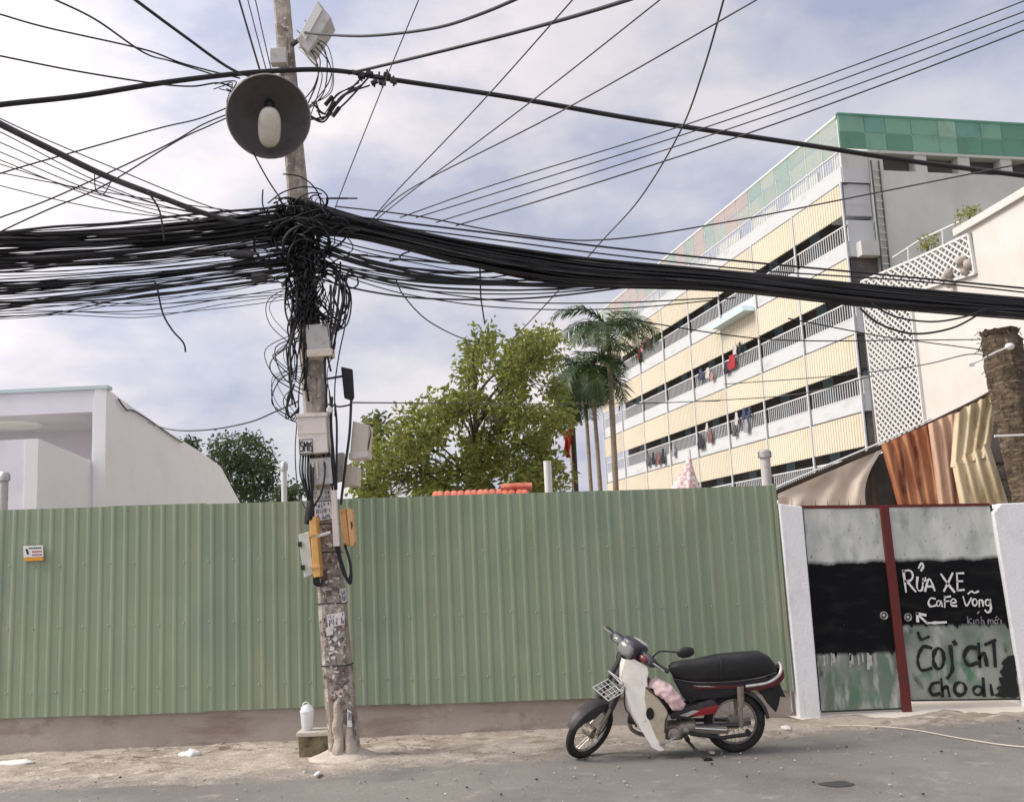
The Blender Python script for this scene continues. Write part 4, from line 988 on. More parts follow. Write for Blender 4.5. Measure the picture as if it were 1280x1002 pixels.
m.f = [(i * 8 + j, i * 8 + (j + 1) % 8, (i + 1) * 8 + (j + 1) % 8, (i + 1) * 8 + j) for i in range(len(pys) - 1) for j in range(8)] + [tuple((len(pys) - 1) * 8 + j for j in range(8))]; m.m = [0] * len(m.f)
m.build('shaft', 'polegrey', pole)
m = MB(); n = 28
for i, (r_, z) in enumerate([(.3, -.02), (.285, .02), (.22, .045), (.16, .075), (.1, .11)]):
    for j in range(n):
        a = 2 * math.pi * j / n; rr = r_ * (1 + .12 * mnoise.noise(Vector((math.cos(a) * 1.5, math.sin(a) * 1.5, i * .3)))); m.v.append(Vector((B0.x + rr * 1.12 * math.cos(a), YP + rr * math.sin(a), z)))
m.f = [(i * n + j, i * n + (j + 1) % n, (i + 1) * n + (j + 1) % n, (i + 1) * n + j) for i in range(4) for j in range(n)]; m.m = [0] * len(m.f)
m.build('footing', 'collar', pole, smooth='all')
# smear of cement up the lower face
m = MB(); fy = lambda py: YP - phw(py) * .9

def lump(pts, wpx, seed):
    P = cr([at(a, b, fy(b) + .01) for a, b in pts], 8); m = MB(); m.tube(P, lambda t: wpx / 1280 * YP * (.35 + .75 * math.sin(math.pi * min(1, .5 + .55 * t)) if t > .02 else .5), 16)
    m.xf(lambda v: v + Vector((1, .6, .3)) * .03 * mnoise.noise(v * 7 + Vector((seed, 0, 0))) + Vector((.4, .6, .4)) * .012 * mnoise.noise(v * 24))
    m.build('cement_patch', 'cementlump', pole, smooth='all')
mk('cementlump', (.4, .345, .285), [((.5, .45, .38), 6, .45, .65), ((.24, .19, .15), 9, .52, .72)], rough=.95, bump=.6, bscale=45)
lump([(426, 952), (424, 915), (422, 885), (424, 868)], 7.5, 1)
lump([(440, 952), (438, 925), (435, 905)], 6.5, 5)
rs = random.Random(21)
def scrap(px, py, wpx, hpx, mt, o, nm='paper_scrap'):
    k = rs.randint(8, 12); P = []
    for i in range(k):
        a = 2 * math.pi * (i + rs.uniform(-.3, .3)) / k; P.append((px + wpx * math.cos(a) * rs.uniform(.3, 1.25), py + hpx * math.sin(a) * rs.uniform(.3, 1.25)))
    lim = lambda a, b: max(pcx(b) - phw(b) * 980 / YP * 1.0, min(pcx(b) + phw(b) * 980 / YP, a))
    m = MB(); m.prism([at(lim(a, b), b, fy(b) - o) for a, b in P], (0, .012, 0)); return m.build(nm, mt, pole)
for i in range(190):
    py = rs.uniform(655, 880); px = pcx(py) + rs.uniform(-14, 14)
    scrap(px, py, rs.uniform(1.6, 5), rs.uniform(1.4, 4.5), rs.choice(['paper', 'paperbeige', 'paperdark', 'paperdark', 'paperdark', 'concrete', 'paperbeige', 'polegrey']), .006 + .0012 * (i % 9))
def poster(poly, mt, inkm, rows, seed, label):
    P = [at(a, b, fy(b) - .022) for a, b in poly]; m = MB(); m.prism(P, (0, .008, 0)); o = m.build('poster', mt, pole)
    o['label'] = label
    r2_ = random.Random(seed); m = MB()
    tl, tr, br, bl = [Vector((a, b, 0)) for a, b in poly]
    for v0, v1, den in rows:
        u = .06
        while u < .92:
            l_ = r2_.uniform(.05, .13)
            if r2_.random() < den:
                # letter-like strokes
                for s in range(2):
                    ua = u + r2_.uniform(0, l_ * .6); ub = ua + r2_.uniform(.015, .05); va = lerp(v0, v1, r2_.choice([0, .0, .5])); vb = lerp(v0, v1, r2_.choice([1, 1, .6]))
                    q_ = lambda uu, vv: (tl * (1 - uu) + tr * uu) * (1 - vv) + (bl * (1 - uu) + br * uu) * vv
                    c4 = [q_(ua, va), q_(min(.96, ub), va), q_(min(.96, ub), vb), q_(ua, vb)]
                    m.prism([at(c.x, c.y, fy(c.y) - .0245) for c in c4], (0, .0015, 0))
            u += l_ + .02
    x_ = m.build('print', inkm, o)
poster([(391, 613), (413, 611), (414, 624), (392, 626)], 'paper', 'ink', [(.1, .45, .9), (.55, .9, .9)], 1, 'white poster with blue print, top of the pair on the pole')
poster([(392, 628), (413, 626), (415, 648), (395, 651)], 'paper', 'ink', [(.05, .3, .95), (.37, .62, .95), (.7, .95, .9)], 2, 'white poster with dense blue print')
poster([(408, 768), (430, 764), (431, 780), (410, 784)], 'paper', 'inkpurple', [(.08, .3, .6), (.4, .9, .95)], 3, 'torn white poster with purple print low on the pole')
poster([(426, 736), (432, 735), (433, 752), (427, 753)], 'paper', 'ink', [(.1, .45, .9), (.5, .9, .9)], 4, 'narrow scrap with blue print')
poster([(408, 784), (417, 783), (416, 793), (408, 794)], 'paper', 'inkpurple', [(.2, .5, .2)], 5, 'small blank white scrap under the purple poster')
poster([(434, 886), (439, 889), (440, 908), (434, 908)], 'paper', 'ink', [(.1, .6, .8)], 6, 'pale blue scrap by the pole foot')
for py in (753, 830, 655, 690):
    m = MB(); ring = psec(py, 1.06); m.tube(ring, .006, 5, closed=True); m.build('wire_band', 'darksteel', pole)
# steel crossarm hardware at the top
m = MB(); m.box(at(349, 72, YP - .13), (.16, .1, .16)); m.build('bracket', 'boxgrey', pole, bevel=.006)

# ------------------------------------------------------------------ boxes and fittings hung on the pole
def pbox(poly, Y, dep, name, mt, label, cat, bevel=.008):
    m = plate(poly, Y, dep); o = thing(name, at(sum(p[0] for p in poly) / len(poly), max(p[1] for p in poly), Y + dep / 2), label, cat)
    b = m.build('casing', mt, o, bevel=bevel); return o
YB = YP - .3
bxm = pbox([(371, 519), (407, 517), (410, 565), (373, 568)], YB, .2, 'meter_box', 'boxwhite', 'white meter box with stencilled black marks on the pole', 'meter box')
m = plate([(369.5, 517), (408.5, 515), (409, 519.5), (370, 521.5)], YB - .015, .24); m.build('lid', 'boxwhite', bxm, bevel=.004)
m = plate([(372, 541.5), (408.4, 539.5), (408.6, 541), (372.1, 543)], YB - .004, .01); m.build('seam', 'boxcream', bxm)
m = plate([(373, 549), (389.5, 548), (390.5, 566), (374, 567)], YB - .004, .006); m.build('sticker', 'paper', bxm)
def letters(segs, Y, wid, parent, mt='inkblack', nm='lettering'):
    m = MB()
    for sgm in segs:
        for a, b in zip(sgm, sgm[1:]):
            m.bar(at(*a, Y), at(*b, Y), wid, .002, up=(0, 1, 0))
    m.build(nm, mt, parent)
letters([[(378.5, 552), (375.5, 553), (376, 557), (379, 558), (379, 563), (375.5, 564)], [(380.5, 564), (380, 552), (382, 558), (384, 552), (384.5, 563.5)], [(386, 553), (386.5, 563.5)], [(394 - 4.4, 553), (388, 553), (388, 557), (390, 558), (390, 563), (388, 563.5)]], YB - .006, .011, bxm)
letters([[(374, 549.5), (390, 548.5), (391, 566), (375, 567), (374, 549.5)]], YB - .005, .005, bxm, nm='sticker_border')
o = pbox([(381, 406), (411, 404), (413, 437), (384, 440)], YP - .24, .12, 'junction_box', 'boxgrey', 'grey junction box high on the pole under the cable tangle', 'junction box')
m = plate([(383, 437), (415, 435), (415, 444), (384, 446)], YP - .26, .16); m.build('lip', 'boxcream', o, bevel=.004)
o = pbox([(387, 573), (413, 571), (416, 604), (388, 606)], YP - .26, .12, 'junction_box', 'boxgrey', 'dirty grey box directly under the white meter box', 'junction box')
for q_ in ((391, 578, 596), (396, 576, 598)): m = MB(); m.tube([at(q_[0], q_[1], YP - .27), at(q_[0] + 1, q_[2], YP - .27)], .008, 5); m.build('conduit', 'boxcream', o)
o = pbox([(441, 526), (462, 531), (459, 567), (437, 571)], YP + .0, .26, 'meter_box', 'boxcream', 'cream box on the far side of the pole beside the tree', 'meter box')
m = plate([(461, 530), (463, 541), (460.5, 553), (459.5, 566), (462, 553), (464, 541)], YP - .01, .02); m.build('hinge', 'darksteel', o)
m = plate([(436, 566), (460, 563), (459, 571), (436, 574)], YP - .02, .29); m.build('lip', 'boxwhite', o, bevel=.004)
o = pbox([(419, 566), (429, 565), (428, 600), (419, 602)], YP - .05, .12, 'junction_box', 'boxgrey', 'narrow grey box beside the pole below the cream box', 'junction box')
o = pbox([(431, 581), (448, 583), (447, 607), (430, 607)], YP + .05, .2, 'junction_box', 'boxcream', 'small cream box low on the pole just above the fence', 'junction box')
o = pbox([(426, 458), (440, 461), (442, 495), (440, 500), (430, 497)], YP - .08, .06, 'antenna_panel', 'blackmatte', 'slim black antenna panel beside the pole', 'antenna')
m = MB(); m.tube(cr([at(439, 499, YP - .06), at(437, 540, YP - .06), at(432, 580, YP - .08), at(426, 630, YP - .1)], 6), .014, 6); m.build('support_rod', 'darksteel', o)
m = MB(); m.tube([at(428, 470, YP - .06), at(405, 474, YP)], .012, 5); m.build('arm', 'darksteel', o)
m = MB(); c = at(413, 513, YP - .22); m.lathe([(.015, 0), (.03, .01), (.03, .05), (.02, .06)], 10, Matrix.Translation(c) @ Matrix.Rotation(R(90), 4, 'X'), cap=True)
tag(m.build('insulator', 'pipewhite', smooth=True), 'small white round insulator on the pole above the boxes', 'insulator')
# lower cabinets
o = pbox([(373, 668), (386, 664), (392, 717), (380, 722)], YP - .24, .22, 'cabinet', 'boxmint', 'pale grey-green cabinet on the pole beside an orange casing', 'cabinet')
for q_ in ((375, 680), (378.5, 709)): m = MB(); m.box(at(q_[0], q_[1], YP - .255), (.03, .03, .045)); m.build('latch', 'black', o)
m = MB(); m.tube([at(375.5, 684, YP - .25), at(378.5, 706, YP - .25)], .005, 5); m.build('rod', 'pipewhite', o)
o = pbox([(386, 646), (394.5, 645), (400.5, 720), (392, 722)], YP - .3, .16, 'conduit_casing', 'orange', 'tall bright orange cable casing strapped to the pole', 'casing')
for q_ in (668, 708): m = plate([(386.5, q_), (397.5 + (q_ - 668) * .06, q_ - 1.5), (397.7 + (q_ - 668) * .06, q_ + 1), (386.8, q_ + 2.5)], YP - .31, .17); m.build('strap', 'orangepale', o)
m = MB(); m.tube([at(394, 671, YP - .29), at(413, 665, YP - .27)], .014, 6); m.build('clamp_arm', 'pipewhite', o)
o = pbox([(424, 637), (432, 635), (437, 680), (429, 684)], YP - .12, .14, 'junction_box', 'orangepale', 'orange box on the pole opposite the tall orange casing', 'junction box')
m = plate([(432.8, 634), (439, 635.5), (443.5, 677), (441, 682), (437.5, 682)], YP - .16, .16); m.build('door', 'orangepale', o, bevel=.006)
m = plate([(438, 653), (440, 651), (441, 657), (439.5, 662)], YP - .162, .004); m.build('slot', 'timber', o)
o = pbox([(413, 608), (419, 607), (424, 682), (416.5, 683)], YP - .25, .07, 'conduit_casing', 'boxwhite', 'narrow white cable casing running down the middle of the pole', 'casing', .004)

# street lamp
YLm = YP - .75
LC = at(336, 146, YLm); axv = (CAM - LC).normalized(); axv = (axv + Vector((.02, 0, -.1))).normalized()
Mx = Matrix.Translation(LC) @ axv.to_track_quat('Z', 'Y').to_matrix().to_4x4()
LR = 47.5 / 1280 * (LC - CAM).length
lp = thing('street_lamp', LC, 'round dish street lamp facing the road, mounted on the pole', 'street lamp')
m = MB(); m.lathe([(LR, 0), (LR * 1.03, -.01), (LR, -.03), (LR * .96, -.1), (LR * .8, -.22), (LR * .5, -.32), (LR * .22, -.37), (.06, -.48), (.001, -.48)], 40, Mx); m.build('shade', 'lampshade', lp, smooth=True)
m = MB(); m.lathe([(LR, -.001), (LR * .93, -.1), (LR * .76, -.2), (LR * .45, -.29), (.001, -.32)], 40, Mx); m.build('reflector', 'lampinner', lp, smooth=True)
m = MB(); uq = (Mx.to_3x3().inverted() @ (at(337, 120, YLm) - LC)).normalized()
bc = at(337, 160, YLm - .02) - axv * .06
ql = Mx.to_3x3(); up_w = (at(337, 100, YLm) - at(337, 160, YLm)); up_w = (up_w - axv * up_w.dot(axv)).normalized(); sdw = up_w.cross(axv)
m.ell(bc, (16 / 1280 * 8.4, 28 / 1280 * 8.4, .09), 20, 14, Matrix((sdw, up_w, axv)).transposed(), .8); m.build('bulb_cover', 'bulb', lp, smooth='all')
m = MB(); m.tube(cr([bc + up_w * .12 - axv * .05, bc + up_w * .2 - axv * .14, LC - axv * .26], 5), .05, 8); m.build('socket', 'black', lp, smooth=True)
m = MB(); m.tube(cr([LC - axv * .44, LC - axv * .5 + Vector((.05, .08, .02)), at(pcx(110), 110, YP)], 6), .03, 8); m.build('arm', 'lampshade', lp, smooth=True)
# tilted grey unit near the top
fx = thing('flood_unit', at(390, 62, YP), 'tilted grey box unit near the top of the pole', 'box')
m = MB(); P = [(383, 2), (398, -6), (413, 22), (388, 66), (374, 52)]
plate([(371, 48), (397, 0), (414, 22), (386, 66)], YP - .25, .26).build('casing', 'boxgrey', fx, bevel=.015)
plate([(376, 40), (396, 2), (403, 12), (382, 50)], YP - .262, .02).build('face', 'pipewhite', fx, bevel=.004)
m = MB(); m.tube([at(376, 48, YP - .1), at(358, 62, YP)], .025, 6); m.build('arm', 'darksteel', fx)
m = MB(); m.tube([at(374, 58, YP - .1), at(396, 82, YP - .2)], .02, 6); m.build('stay', 'pipewhite', fx)

# ------------------------------------------------------------------ cables
def wire(pts, wpx, label, group, mt='cable', n=8, sides=6, name='cable'):
    """pts: (px, py, Y); wpx: width in photo pixels at the middle"""
    P = cr([at(a, b, c) for a, b, c in pts], n); ym = sum(p[2] for p in pts) / len(pts)
    m = MB(); m.tube(P, wpx / 1280 * ym / 2, sides)
    return tag(m.build(name, mt, smooth='all'), label, 'cable', group)
def span(a, b, Ya, Yb, ex=0): pass
H = YP - .12
def wl_(pts, Ya, Yb):
    k = len(pts) - 1; return [(x_, y_, lerp(Ya, Yb, i / k)) for i, (x_, y_) in enumerate(pts)]
T = [
 ([(-60, 141), (0, 131), (100, 120), (200, 104), (300, 92), (390, 87), (445, 91)], 7.6, H, 7.5, 'thick black cable sagging from the pole over the white house', 'cable'),
 ([(440, 90), (480, 98), (640, 122), (800, 150), (1000, 180), (1150, 203), (1340, 227)], H, 9.6, 6.6, 'thick black cable passing across the top of the apartment block', 'cable'),
 ([(436, 92), (520, 72), (640, 42), (740, 14), (840, -18)], H, 5.8, 5, 'thick black cable rising from the pole over the road', 'cable'),
 ([(378, 40), (400, 43), (460, 45), (540, 36), (600, 18), (670, -12)], H, 6, 4, 'medium black cable bowing from the tilted box over the road', 'cable'),
 ([(150, -14), (165, -3), (230, 45), (290, 87), (330, 100)], 6, H, 4.2, 'black cable coming down steeply to the back of the lamp', 'cable'),
 ([(-30, 10), (0, 18), (60, 35), (180, 62), (230, 80), (300, 98)], 6.8, H, 2.6, 'thin twisted cable, upper of two reaching the lamp', 'cable'),
 ([(50, -10), (65, -2), (120, 25), (180, 66), (215, 77), (275, 96)], 6, H, 2.6, 'thin cable dropping to join the thick cable by the lamp', 'cable'),
 ([(-30, 65), (0, 70), (90, 88), (190, 104), (240, 108), (275, 104), (300, 115)], 6.8, H, 2.6, 'thin cable running just above the thick sagging cable', 'cable'),
 ([(-60, 124), (0, 155), (60, 185), (130, 219), (200, 246), (260, 268), (330, 285)], 6.6, H, 8.5, 'thick grey-black cable slanting down into the cable bundle', 'cablegrey'),
 ([(-40, 235), (0, 217), (100, 188), (200, 160), (250, 148), (300, 128)], 7.2, H, 2, 'thin cable rising to the lamp across the slanting grey cable', 'cable'),
 ([(-40, 288), (0, 272), (60, 250), (140, 214), (215, 178), (255, 155), (300, 137)], 7.4, H, 2, 'thin cable from the bundle up to the lamp', 'cable'),
 ([(-40, 312), (0, 290), (60, 262), (130, 232), (220, 177), (260, 158), (300, 140)], 7.4, H, 2, 'thin twisted cable nearest the bundle rising to the lamp', 'cable'),
 ([(0, 216), (130, 240), (280, 262), (360, 266)], 7.2, H, 1.5, 'very thin wire slanting into the top of the bundle', 'cable'),
 ([(294, -15), (298, -3), (312, 45), (326, 92)], YP - .5, YP - .1, 3, 'grey wire running steeply up beside the pole top', 'cablegrey'),
 ([(306, -15), (320, 40), (334, 92)], YP - .4, YP - .1, 1.6, 'thin grey wire close to the pole top', 'cablegrey'),
 ([(316, -15), (328, 40), (340, 92)], YP - .4, YP - .1, 1.6, 'thin grey wire nearest the pole top', 'cablegrey'),
 ([(316, 190), (335, 225), (352, 250)], YP - .7, YP - .1, 2, 'short wire hanging from the lamp to the tangle', 'cable'),
 ([(418, 262), (440, 205), (482, 100), (530, -16)], YP - .1, 7.0, 1.4, 'hair-thin wire rising steeply beside the pole', 'cablegrey'),
 ([(460, 282), (490, 245), (600, 130), (728, -14)], YP - .1, 5.5, 1.8, 'thin wire rising over the road, steepest of the fan', 'cablegrey'),
 ([(466, 278), (520, 235), (660, 130), (840, -12)], YP - .1, 5.5, 1.8, 'thin wire rising over the road, second of the fan', 'cablegrey'),
 ([(470, 270), (520, 232), (700, 140), (970, -14)], YP - .1, 5.8, 1.9, 'thin wire rising over the road, third of the fan', 'cablegrey'),
 ([(500, 272), (620, 230), (860, 155), (1100, 70), (1330, -18)], YP - .1, 8.0, 1.7, 'long thin wire, topmost of the parallel set over the apartments', 'cablegrey'),
 ([(520, 272), (640, 235), (880, 160), (1100, 82), (1330, -4)], YP - .1, 8.0, 1.7, 'long thin wire, second of the parallel set over the apartments', 'cablegrey'),
 ([(545, 278), (660, 242), (900, 165), (1120, 88), (1330, 6)], YP - .1, 8.0, 1.7, 'long thin wire, third of the parallel set over the apartments', 'cablegrey'),
 ([(570, 282), (690, 246), (920, 172), (1140, 92), (1330, 18)], YP - .1, 8.0, 2, 'long thin wire, lowest of the parallel set over the apartments', 'cablegrey'),
 ([(640, 425), (690, 372), (750, 304), (800, 248), (850, 165), (880, 85), (910, -20)], 13, 6.5, 2, 'thin wire curving up from the leafy tree past the bundle', 'cablegrey'),
 ([(420, 258), (520, 270), (640, 292), (750, 300), (900, 279), (1100, 240), (1340, 192)], YP - .1, 9.3, 2, 'thin wire sagging then rising past the apartment panels', 'cablegrey'),
 ([(420, 268), (560, 285), (750, 308), (900, 324), (1100, 343), (1340, 366)], YP - .05, 9.2, 2.6, 'cable strung just above the heavy bundle', 'cable'),
 ([(425, 276), (560, 292), (760, 318), (950, 338), (1150, 352), (1340, 372)], YP - .05, 9.2, 2, 'second cable strung just above the heavy bundle', 'cable'),
 ([(434, 338), (480, 352), (560, 368), (660, 378), (780, 378), (900, 372)], YP, 9.2, 1.7, 'thin wire sagging below the bundle before the sky', 'cable'),
 ([(430, 345), (500, 366), (600, 382), (700, 387), (800, 384), (920, 372)], YP, 9.2, 1.5, 'lowest thin wire sagging below the bundle', 'cable'),
 ([(495, 350), (505, 370), (530, 397), (560, 415), (585, 425), (603, 428)], YP, 12, 1.6, 'loose wire drooping from the bundle towards the tree', 'cable'),
 ([(592, 308), (599, 325), (601, 370), (603, 385), (606, 405)], YP, YP + .2, 2, 'pale broken wire end hanging from the bundle', 'cablegrey'),
 ([(1075, 385), (1100, 405), (1142, 417), (1190, 410), (1225, 392)], 9.1, 9.2, 2.8, 'drooping black loop under the bundle before the lattice', 'cable'),
 ([(1090, 380), (1120, 396), (1165, 402), (1205, 396), (1232, 386)], 9.1, 9.2, 2.4, 'smaller drooping black loop under the bundle', 'cable'),
 ([(780, 398), (960, 424), (1140, 425), (1238, 424)], 9.4, 12.2, 1.5, 'thin wire leading to the shaggy trunk before the lattice', 'cable'),
 ([(985, 398), (1100, 420), (1152, 427), (1236, 438)], 9.4, 12.2, 1.5, 'thin wire slanting down to the shaggy trunk', 'cable'),
 ([(905, 480), (1040, 470), (1147, 457), (1209, 443), (1240, 446)], 20, 12.2, 1.3, 'thin sagging wire to the lamp on the shaggy trunk', 'cable'),
 ([(786, 505), (900, 500), (1000, 492), (1090, 470)], 30, 24, 1.2, 'faint wire crossing the lower apartment panels', 'cablegrey'),
 ([(186, 352), (195, 355), (203, 390), (215, 412), (229, 428), (232, 440)], 8.6, 8.7, 2.2, 'loose black cable end dangling before the clouds', 'cable'),
 ([(185, 528), (215, 537), (260, 537), (310, 528), (345, 514), (372, 502)], 15, YP, 1.8, 'slack wire from the pole to the white house', 'cable'),
 ([(440, 503), (600, 504), (780, 504), (900, 501)], YP, 26, 1.1, 'faint wire from the pole past the leafy tree', 'cablegrey'),
 ([(118, 218), (120, 238), (130, 242), (138, 228)], 7.3, 7.4, 1.6, 'little wire loop hanging from the slanting grey cable', 'cable'),
 ([(185, 240), (197, 258), (202, 275), (205, 300)], 7.8, 8.5, 2.6, 'short grey lead dropping from the slanting cable to the bundle', 'cablegrey'),
 ([(-40, 118), (0, 148), (130, 205), (280, 264), (360, 272)], 7, H, 1.6, 'thin wire hugging the upper side of the slanting grey cable', 'cable'),
]
for pts, Ya, Yb, wd, lb, mt in T: wire(wl_(pts, Ya, Yb), wd, lb, 'overhead wires', mt)
# set of slack thin wires on the left below the slanting cable
rs = random.Random(5)
for i, (y0, y1) in enumerate([(165, 275), (178, 272), (190, 278), (200, 282), (232, 276), (205, 268)]):
    wire(wl_([(-40, y0 - 14), (0, y0), (120, lerp(y0, y1, .5) + 6), (220, lerp(y0, y1, .85) + 3), (330, y1 + 4)], 7.0 + .1 * i, H), 1.5, 'thin slack wire running down to the left of the tangle', 'slack thin wires beside the slanting cable', 'cablegrey')
# connector clump on the thick cable
for i, (px, py) in enumerate([(452, 96), (462, 92), (474, 97), (484, 94), (478, 104), (492, 102), (468, 103)]):
    c = at(px, py, H - .05); m = MB(); m.box(c, (.07, .05, .035), Matrix.Rotation(rs.uniform(-.5, .5), 3, 'Y')); m.tube([c + Vector((0, 0, -.05)), c + Vector((0, 0, .06))], .012, 6)
    tag(m.build('cable_clamp', 'black', bevel=.006), 'black clamp on the thick cable just beside the pole', 'clamp', 'clamps on the thick cable')
for i, (px, py) in enumerate([(415, 133), (420, 140), (411, 126)]):
    c = at(px, py, H - .03); m = MB(); m.tube([c - Vector((.035, 0, .045)), c + Vector((.035, 0, .045))], .022, 8)
    tag(m.build('cable_connector', 'black', smooth=True), 'black sleeve connector on the leads beside the lamp', 'connector', 'sleeve connectors beside the lamp')
for k in range(7):
    a = rs.uniform(0, 1); pts = [(lerp(386, 396, rs.random()), rs.uniform(118, 150), H), (lerp(400, 412, rs.random()), rs.uniform(140, 156), H), (lerp(420, 432, rs.random()), rs.uniform(118, 138), H - .05), (rs.uniform(440, 470), rs.uniform(94, 110), H - .05)]
    wire(pts, rs.uniform(1.6, 2.6), 'lead curling from the thick cable to the pole beside the lamp', 'leads curling beside the lamp', rs.choice(['cable', 'cablegrey']))
for k in range(8):
    x0 = rs.uniform(366, 384); pts = [(x0, rs.uniform(20, 60), H), (x0 + rs.uniform(10, 38), rs.uniform(50, 80), H - .1), (x0 + rs.uniform(15, 40), rs.uniform(90, 120), H - .1), (x0 + rs.uniform(2, 14), rs.uniform(120, 150), H)]
    wire(pts, rs.uniform(1.2, 2.0), 'thin lead looping at the pole top above the lamp', 'leads looping at the pole top', rs.choice(['cable', 'cablegrey']))
for k in range(5):
    pts = [(rs.uniform(262, 296), rs.uniform(95, 112), H - .3), (rs.uniform(286, 300), rs.uniform(98, 120), H - .3), (rs.uniform(280, 292), rs.uniform(116, 145), H - .4), (rs.uniform(292, 300), rs.uniform(130, 170), H - .5)]
    wire(pts, rs.uniform(1.2, 1.8), 'thin lead curling behind the rim of the lamp', 'leads behind the lamp rim', 'cable')

# heavy bundle, right side
ctr = [(370, 268), (450, 284), (560, 311), (650, 328), (750, 341), (900, 350), (1100, 372), (1340, 391)]
up_ = [(370, 26), (450, 15), (560, 16), (650, 18), (750, 17), (900, 14), (1100, 14), (1340, 13)]
for i in range(50):
    a = rs.uniform(0, 6.28); r_ = rs.random() ** .5; tw = rs.uniform(-1.2, 1.2); wob = rs.uniform(0, 6.28); loose = rs.random() < .22
    pts = []
    for (x_, y_), (_, h_) in zip(ctr, up_):
        ph = a + tw * (x_ - 370) / 900; d_ = math.sin(ph) * r_ * h_
        if loose: d_ = abs(d_) * 1.0 + 4 * math.sin(x_ * .012 + wob)
        pts.append((x_, y_ + d_ + rs.uniform(-1.6, 1.6), YP - .05 + (x_ - 370) / 900 * .35 + math.cos(ph) * r_ * h_ / 1280 * 9))
    wire(pts, rs.choice([1.8, 2.3, 3.0, 4.0, 5.0]), 'black cable packed in the heavy bundle crossing in front of the apartments', 'cables of the heavy bundle', rs.choice(['cable'] * 7 + ['cablegrey']), 6)
for i in range(20):       # ragged lower fringe near the pole
    x1 = rs.uniform(640, 860); y0 = rs.uniform(285, 345); yb = interp(ctr, x1) + rs.uniform(2, 14); k = rs.uniform(2, 22)
    pts = [(378, y0, YP - .1), (450, lerp(y0, yb, .35) + k * .7, YP - .1), (540, lerp(y0, yb, .65) + k, YP - .05), (lerp(540, x1, .5), lerp(y0, yb, .85) + k * .8, YP), (x1, yb, YP + .1)]
    wire(pts, rs.choice([1.4, 1.8, 2.4, 3.2]), 'loose cable in the ragged fringe below the heavy bundle', 'ragged fringe of the heavy bundle', 'cable', 7)
# fan of cables, left side
for i in range(56):
    t = rs.random() ** 1.25; yl = lerp(291, 384, t) + rs.uniform(-3, 3); yr = lerp(262, 338, min(1, t * 1.05)) + rs.uniform(-10, 10); sag = rs.uniform(0, 10)
    pts = [(-60, yl + 2, 8.3 + rs.uniform(-.1, .1))]
    for x_ in (0, 70, 140, 210, 280, 335): pts.append((x_, lerp(yl, yr, (x_ + 0) / 370) + sag * math.sin(math.pi * x_ / 370) + rs.uniform(-1.8, 1.8), lerp(8.35, YP - .1, x_ / 370) + rs.uniform(-.05, .05)))
    pts.append((374, yr, YP - .15))
    wire(pts, rs.choice([1.3, 1.7, 2.2, 2.8, 3.6]) * (1.2 if t < .4 else .75), 'black cable in the fanned bundle running over the white house', 'cables of the fanned bundle', rs.choice(['cable'] * 6 + ['cablegrey']), 6)
for i in range(12):
    yl = rs.uniform(370, 400) ; yr = rs.uniform(325, 372); pts = [(-60, yl + 4, 8.3), (60, yl + rs.uniform(-8, 4), 8.4), (180, lerp(yl, yr, .5) + rs.uniform(0, 14), 8.6), (290, lerp(yl, yr, .8) + rs.uniform(-2, 10), 8.7), (372, yr, YP - .12)]
    wire(pts, rs.choice([1.0, 1.3, 1.7]), 'thin slack wire hanging under the fanned bundle', 'slack wires under the fanned bundle', 'cable', 7)
m = MB(); r5 = random.Random(31)
for i in range(46):
    a = r5.uniform(0, 6.28); r_ = r5.random() ** .5 * .95; tw = r5.uniform(-1.5, 1.5); pts = []
    for (x_, y_), (_, h_) in zip(ctr, up_):
        ph = a + tw * (x_ - 370) / 900; pts.append(at(x_, y_ + math.sin(ph) * r_ * h_, YP - .03 + (x_ - 370) / 900 * .35 + math.cos(ph) * r_ * h_ / 1280 * 8))
    m.tube(cr(pts, 5), r5.choice([.006, .009, .013]), 5)
for i in range(48):
    t = r5.random() ** 1.5; yl = lerp(293, 366, t); yr = lerp(266, 335, t) + r5.uniform(-8, 8); sg_ = r5.uniform(0, 8)
    pts = [at(x_, lerp(yl, yr, max(0, x_) / 370) + sg_ * math.sin(math.pi * max(0, x_) / 370) + r5.uniform(-1.5, 1.5), lerp(8.4, YP - .08, max(0, x_) / 370)) for x_ in (-60, 0, 90, 180, 270, 370)]
    m.tube(cr(pts, 5), r5.choice([.004, .005, .008]), 5)
tag(m.build('bundled_strands', 'cable'), 'uncountable thinner black strands packed inside both cable bundles', 'cables', kind='stuff')
# splice closures in the fan
for px, py, w_, h_, lb in ((302, 318, 17, 5, 'pale grey splice closure lying in the fanned bundle'), (324, 347, 11, 6, 'dark splice closure hanging at the pole tangle')):
    c = at(px, py, YP - .35); m = MB(); m.ell(c, (w_ / 1280 * 8.6, .05, h_ / 1280 * 8.6), 14, 8, None, .5); m.tube([c - Vector((w_ / 1280 * 8.6 + .05, 0, 0)), c + Vector((w_ / 1280 * 8.6 + .05, 0, 0))], .015, 6)
    tag(m.build('splice_closure', 'cablegrey', smooth=True), lb, 'splice closure')
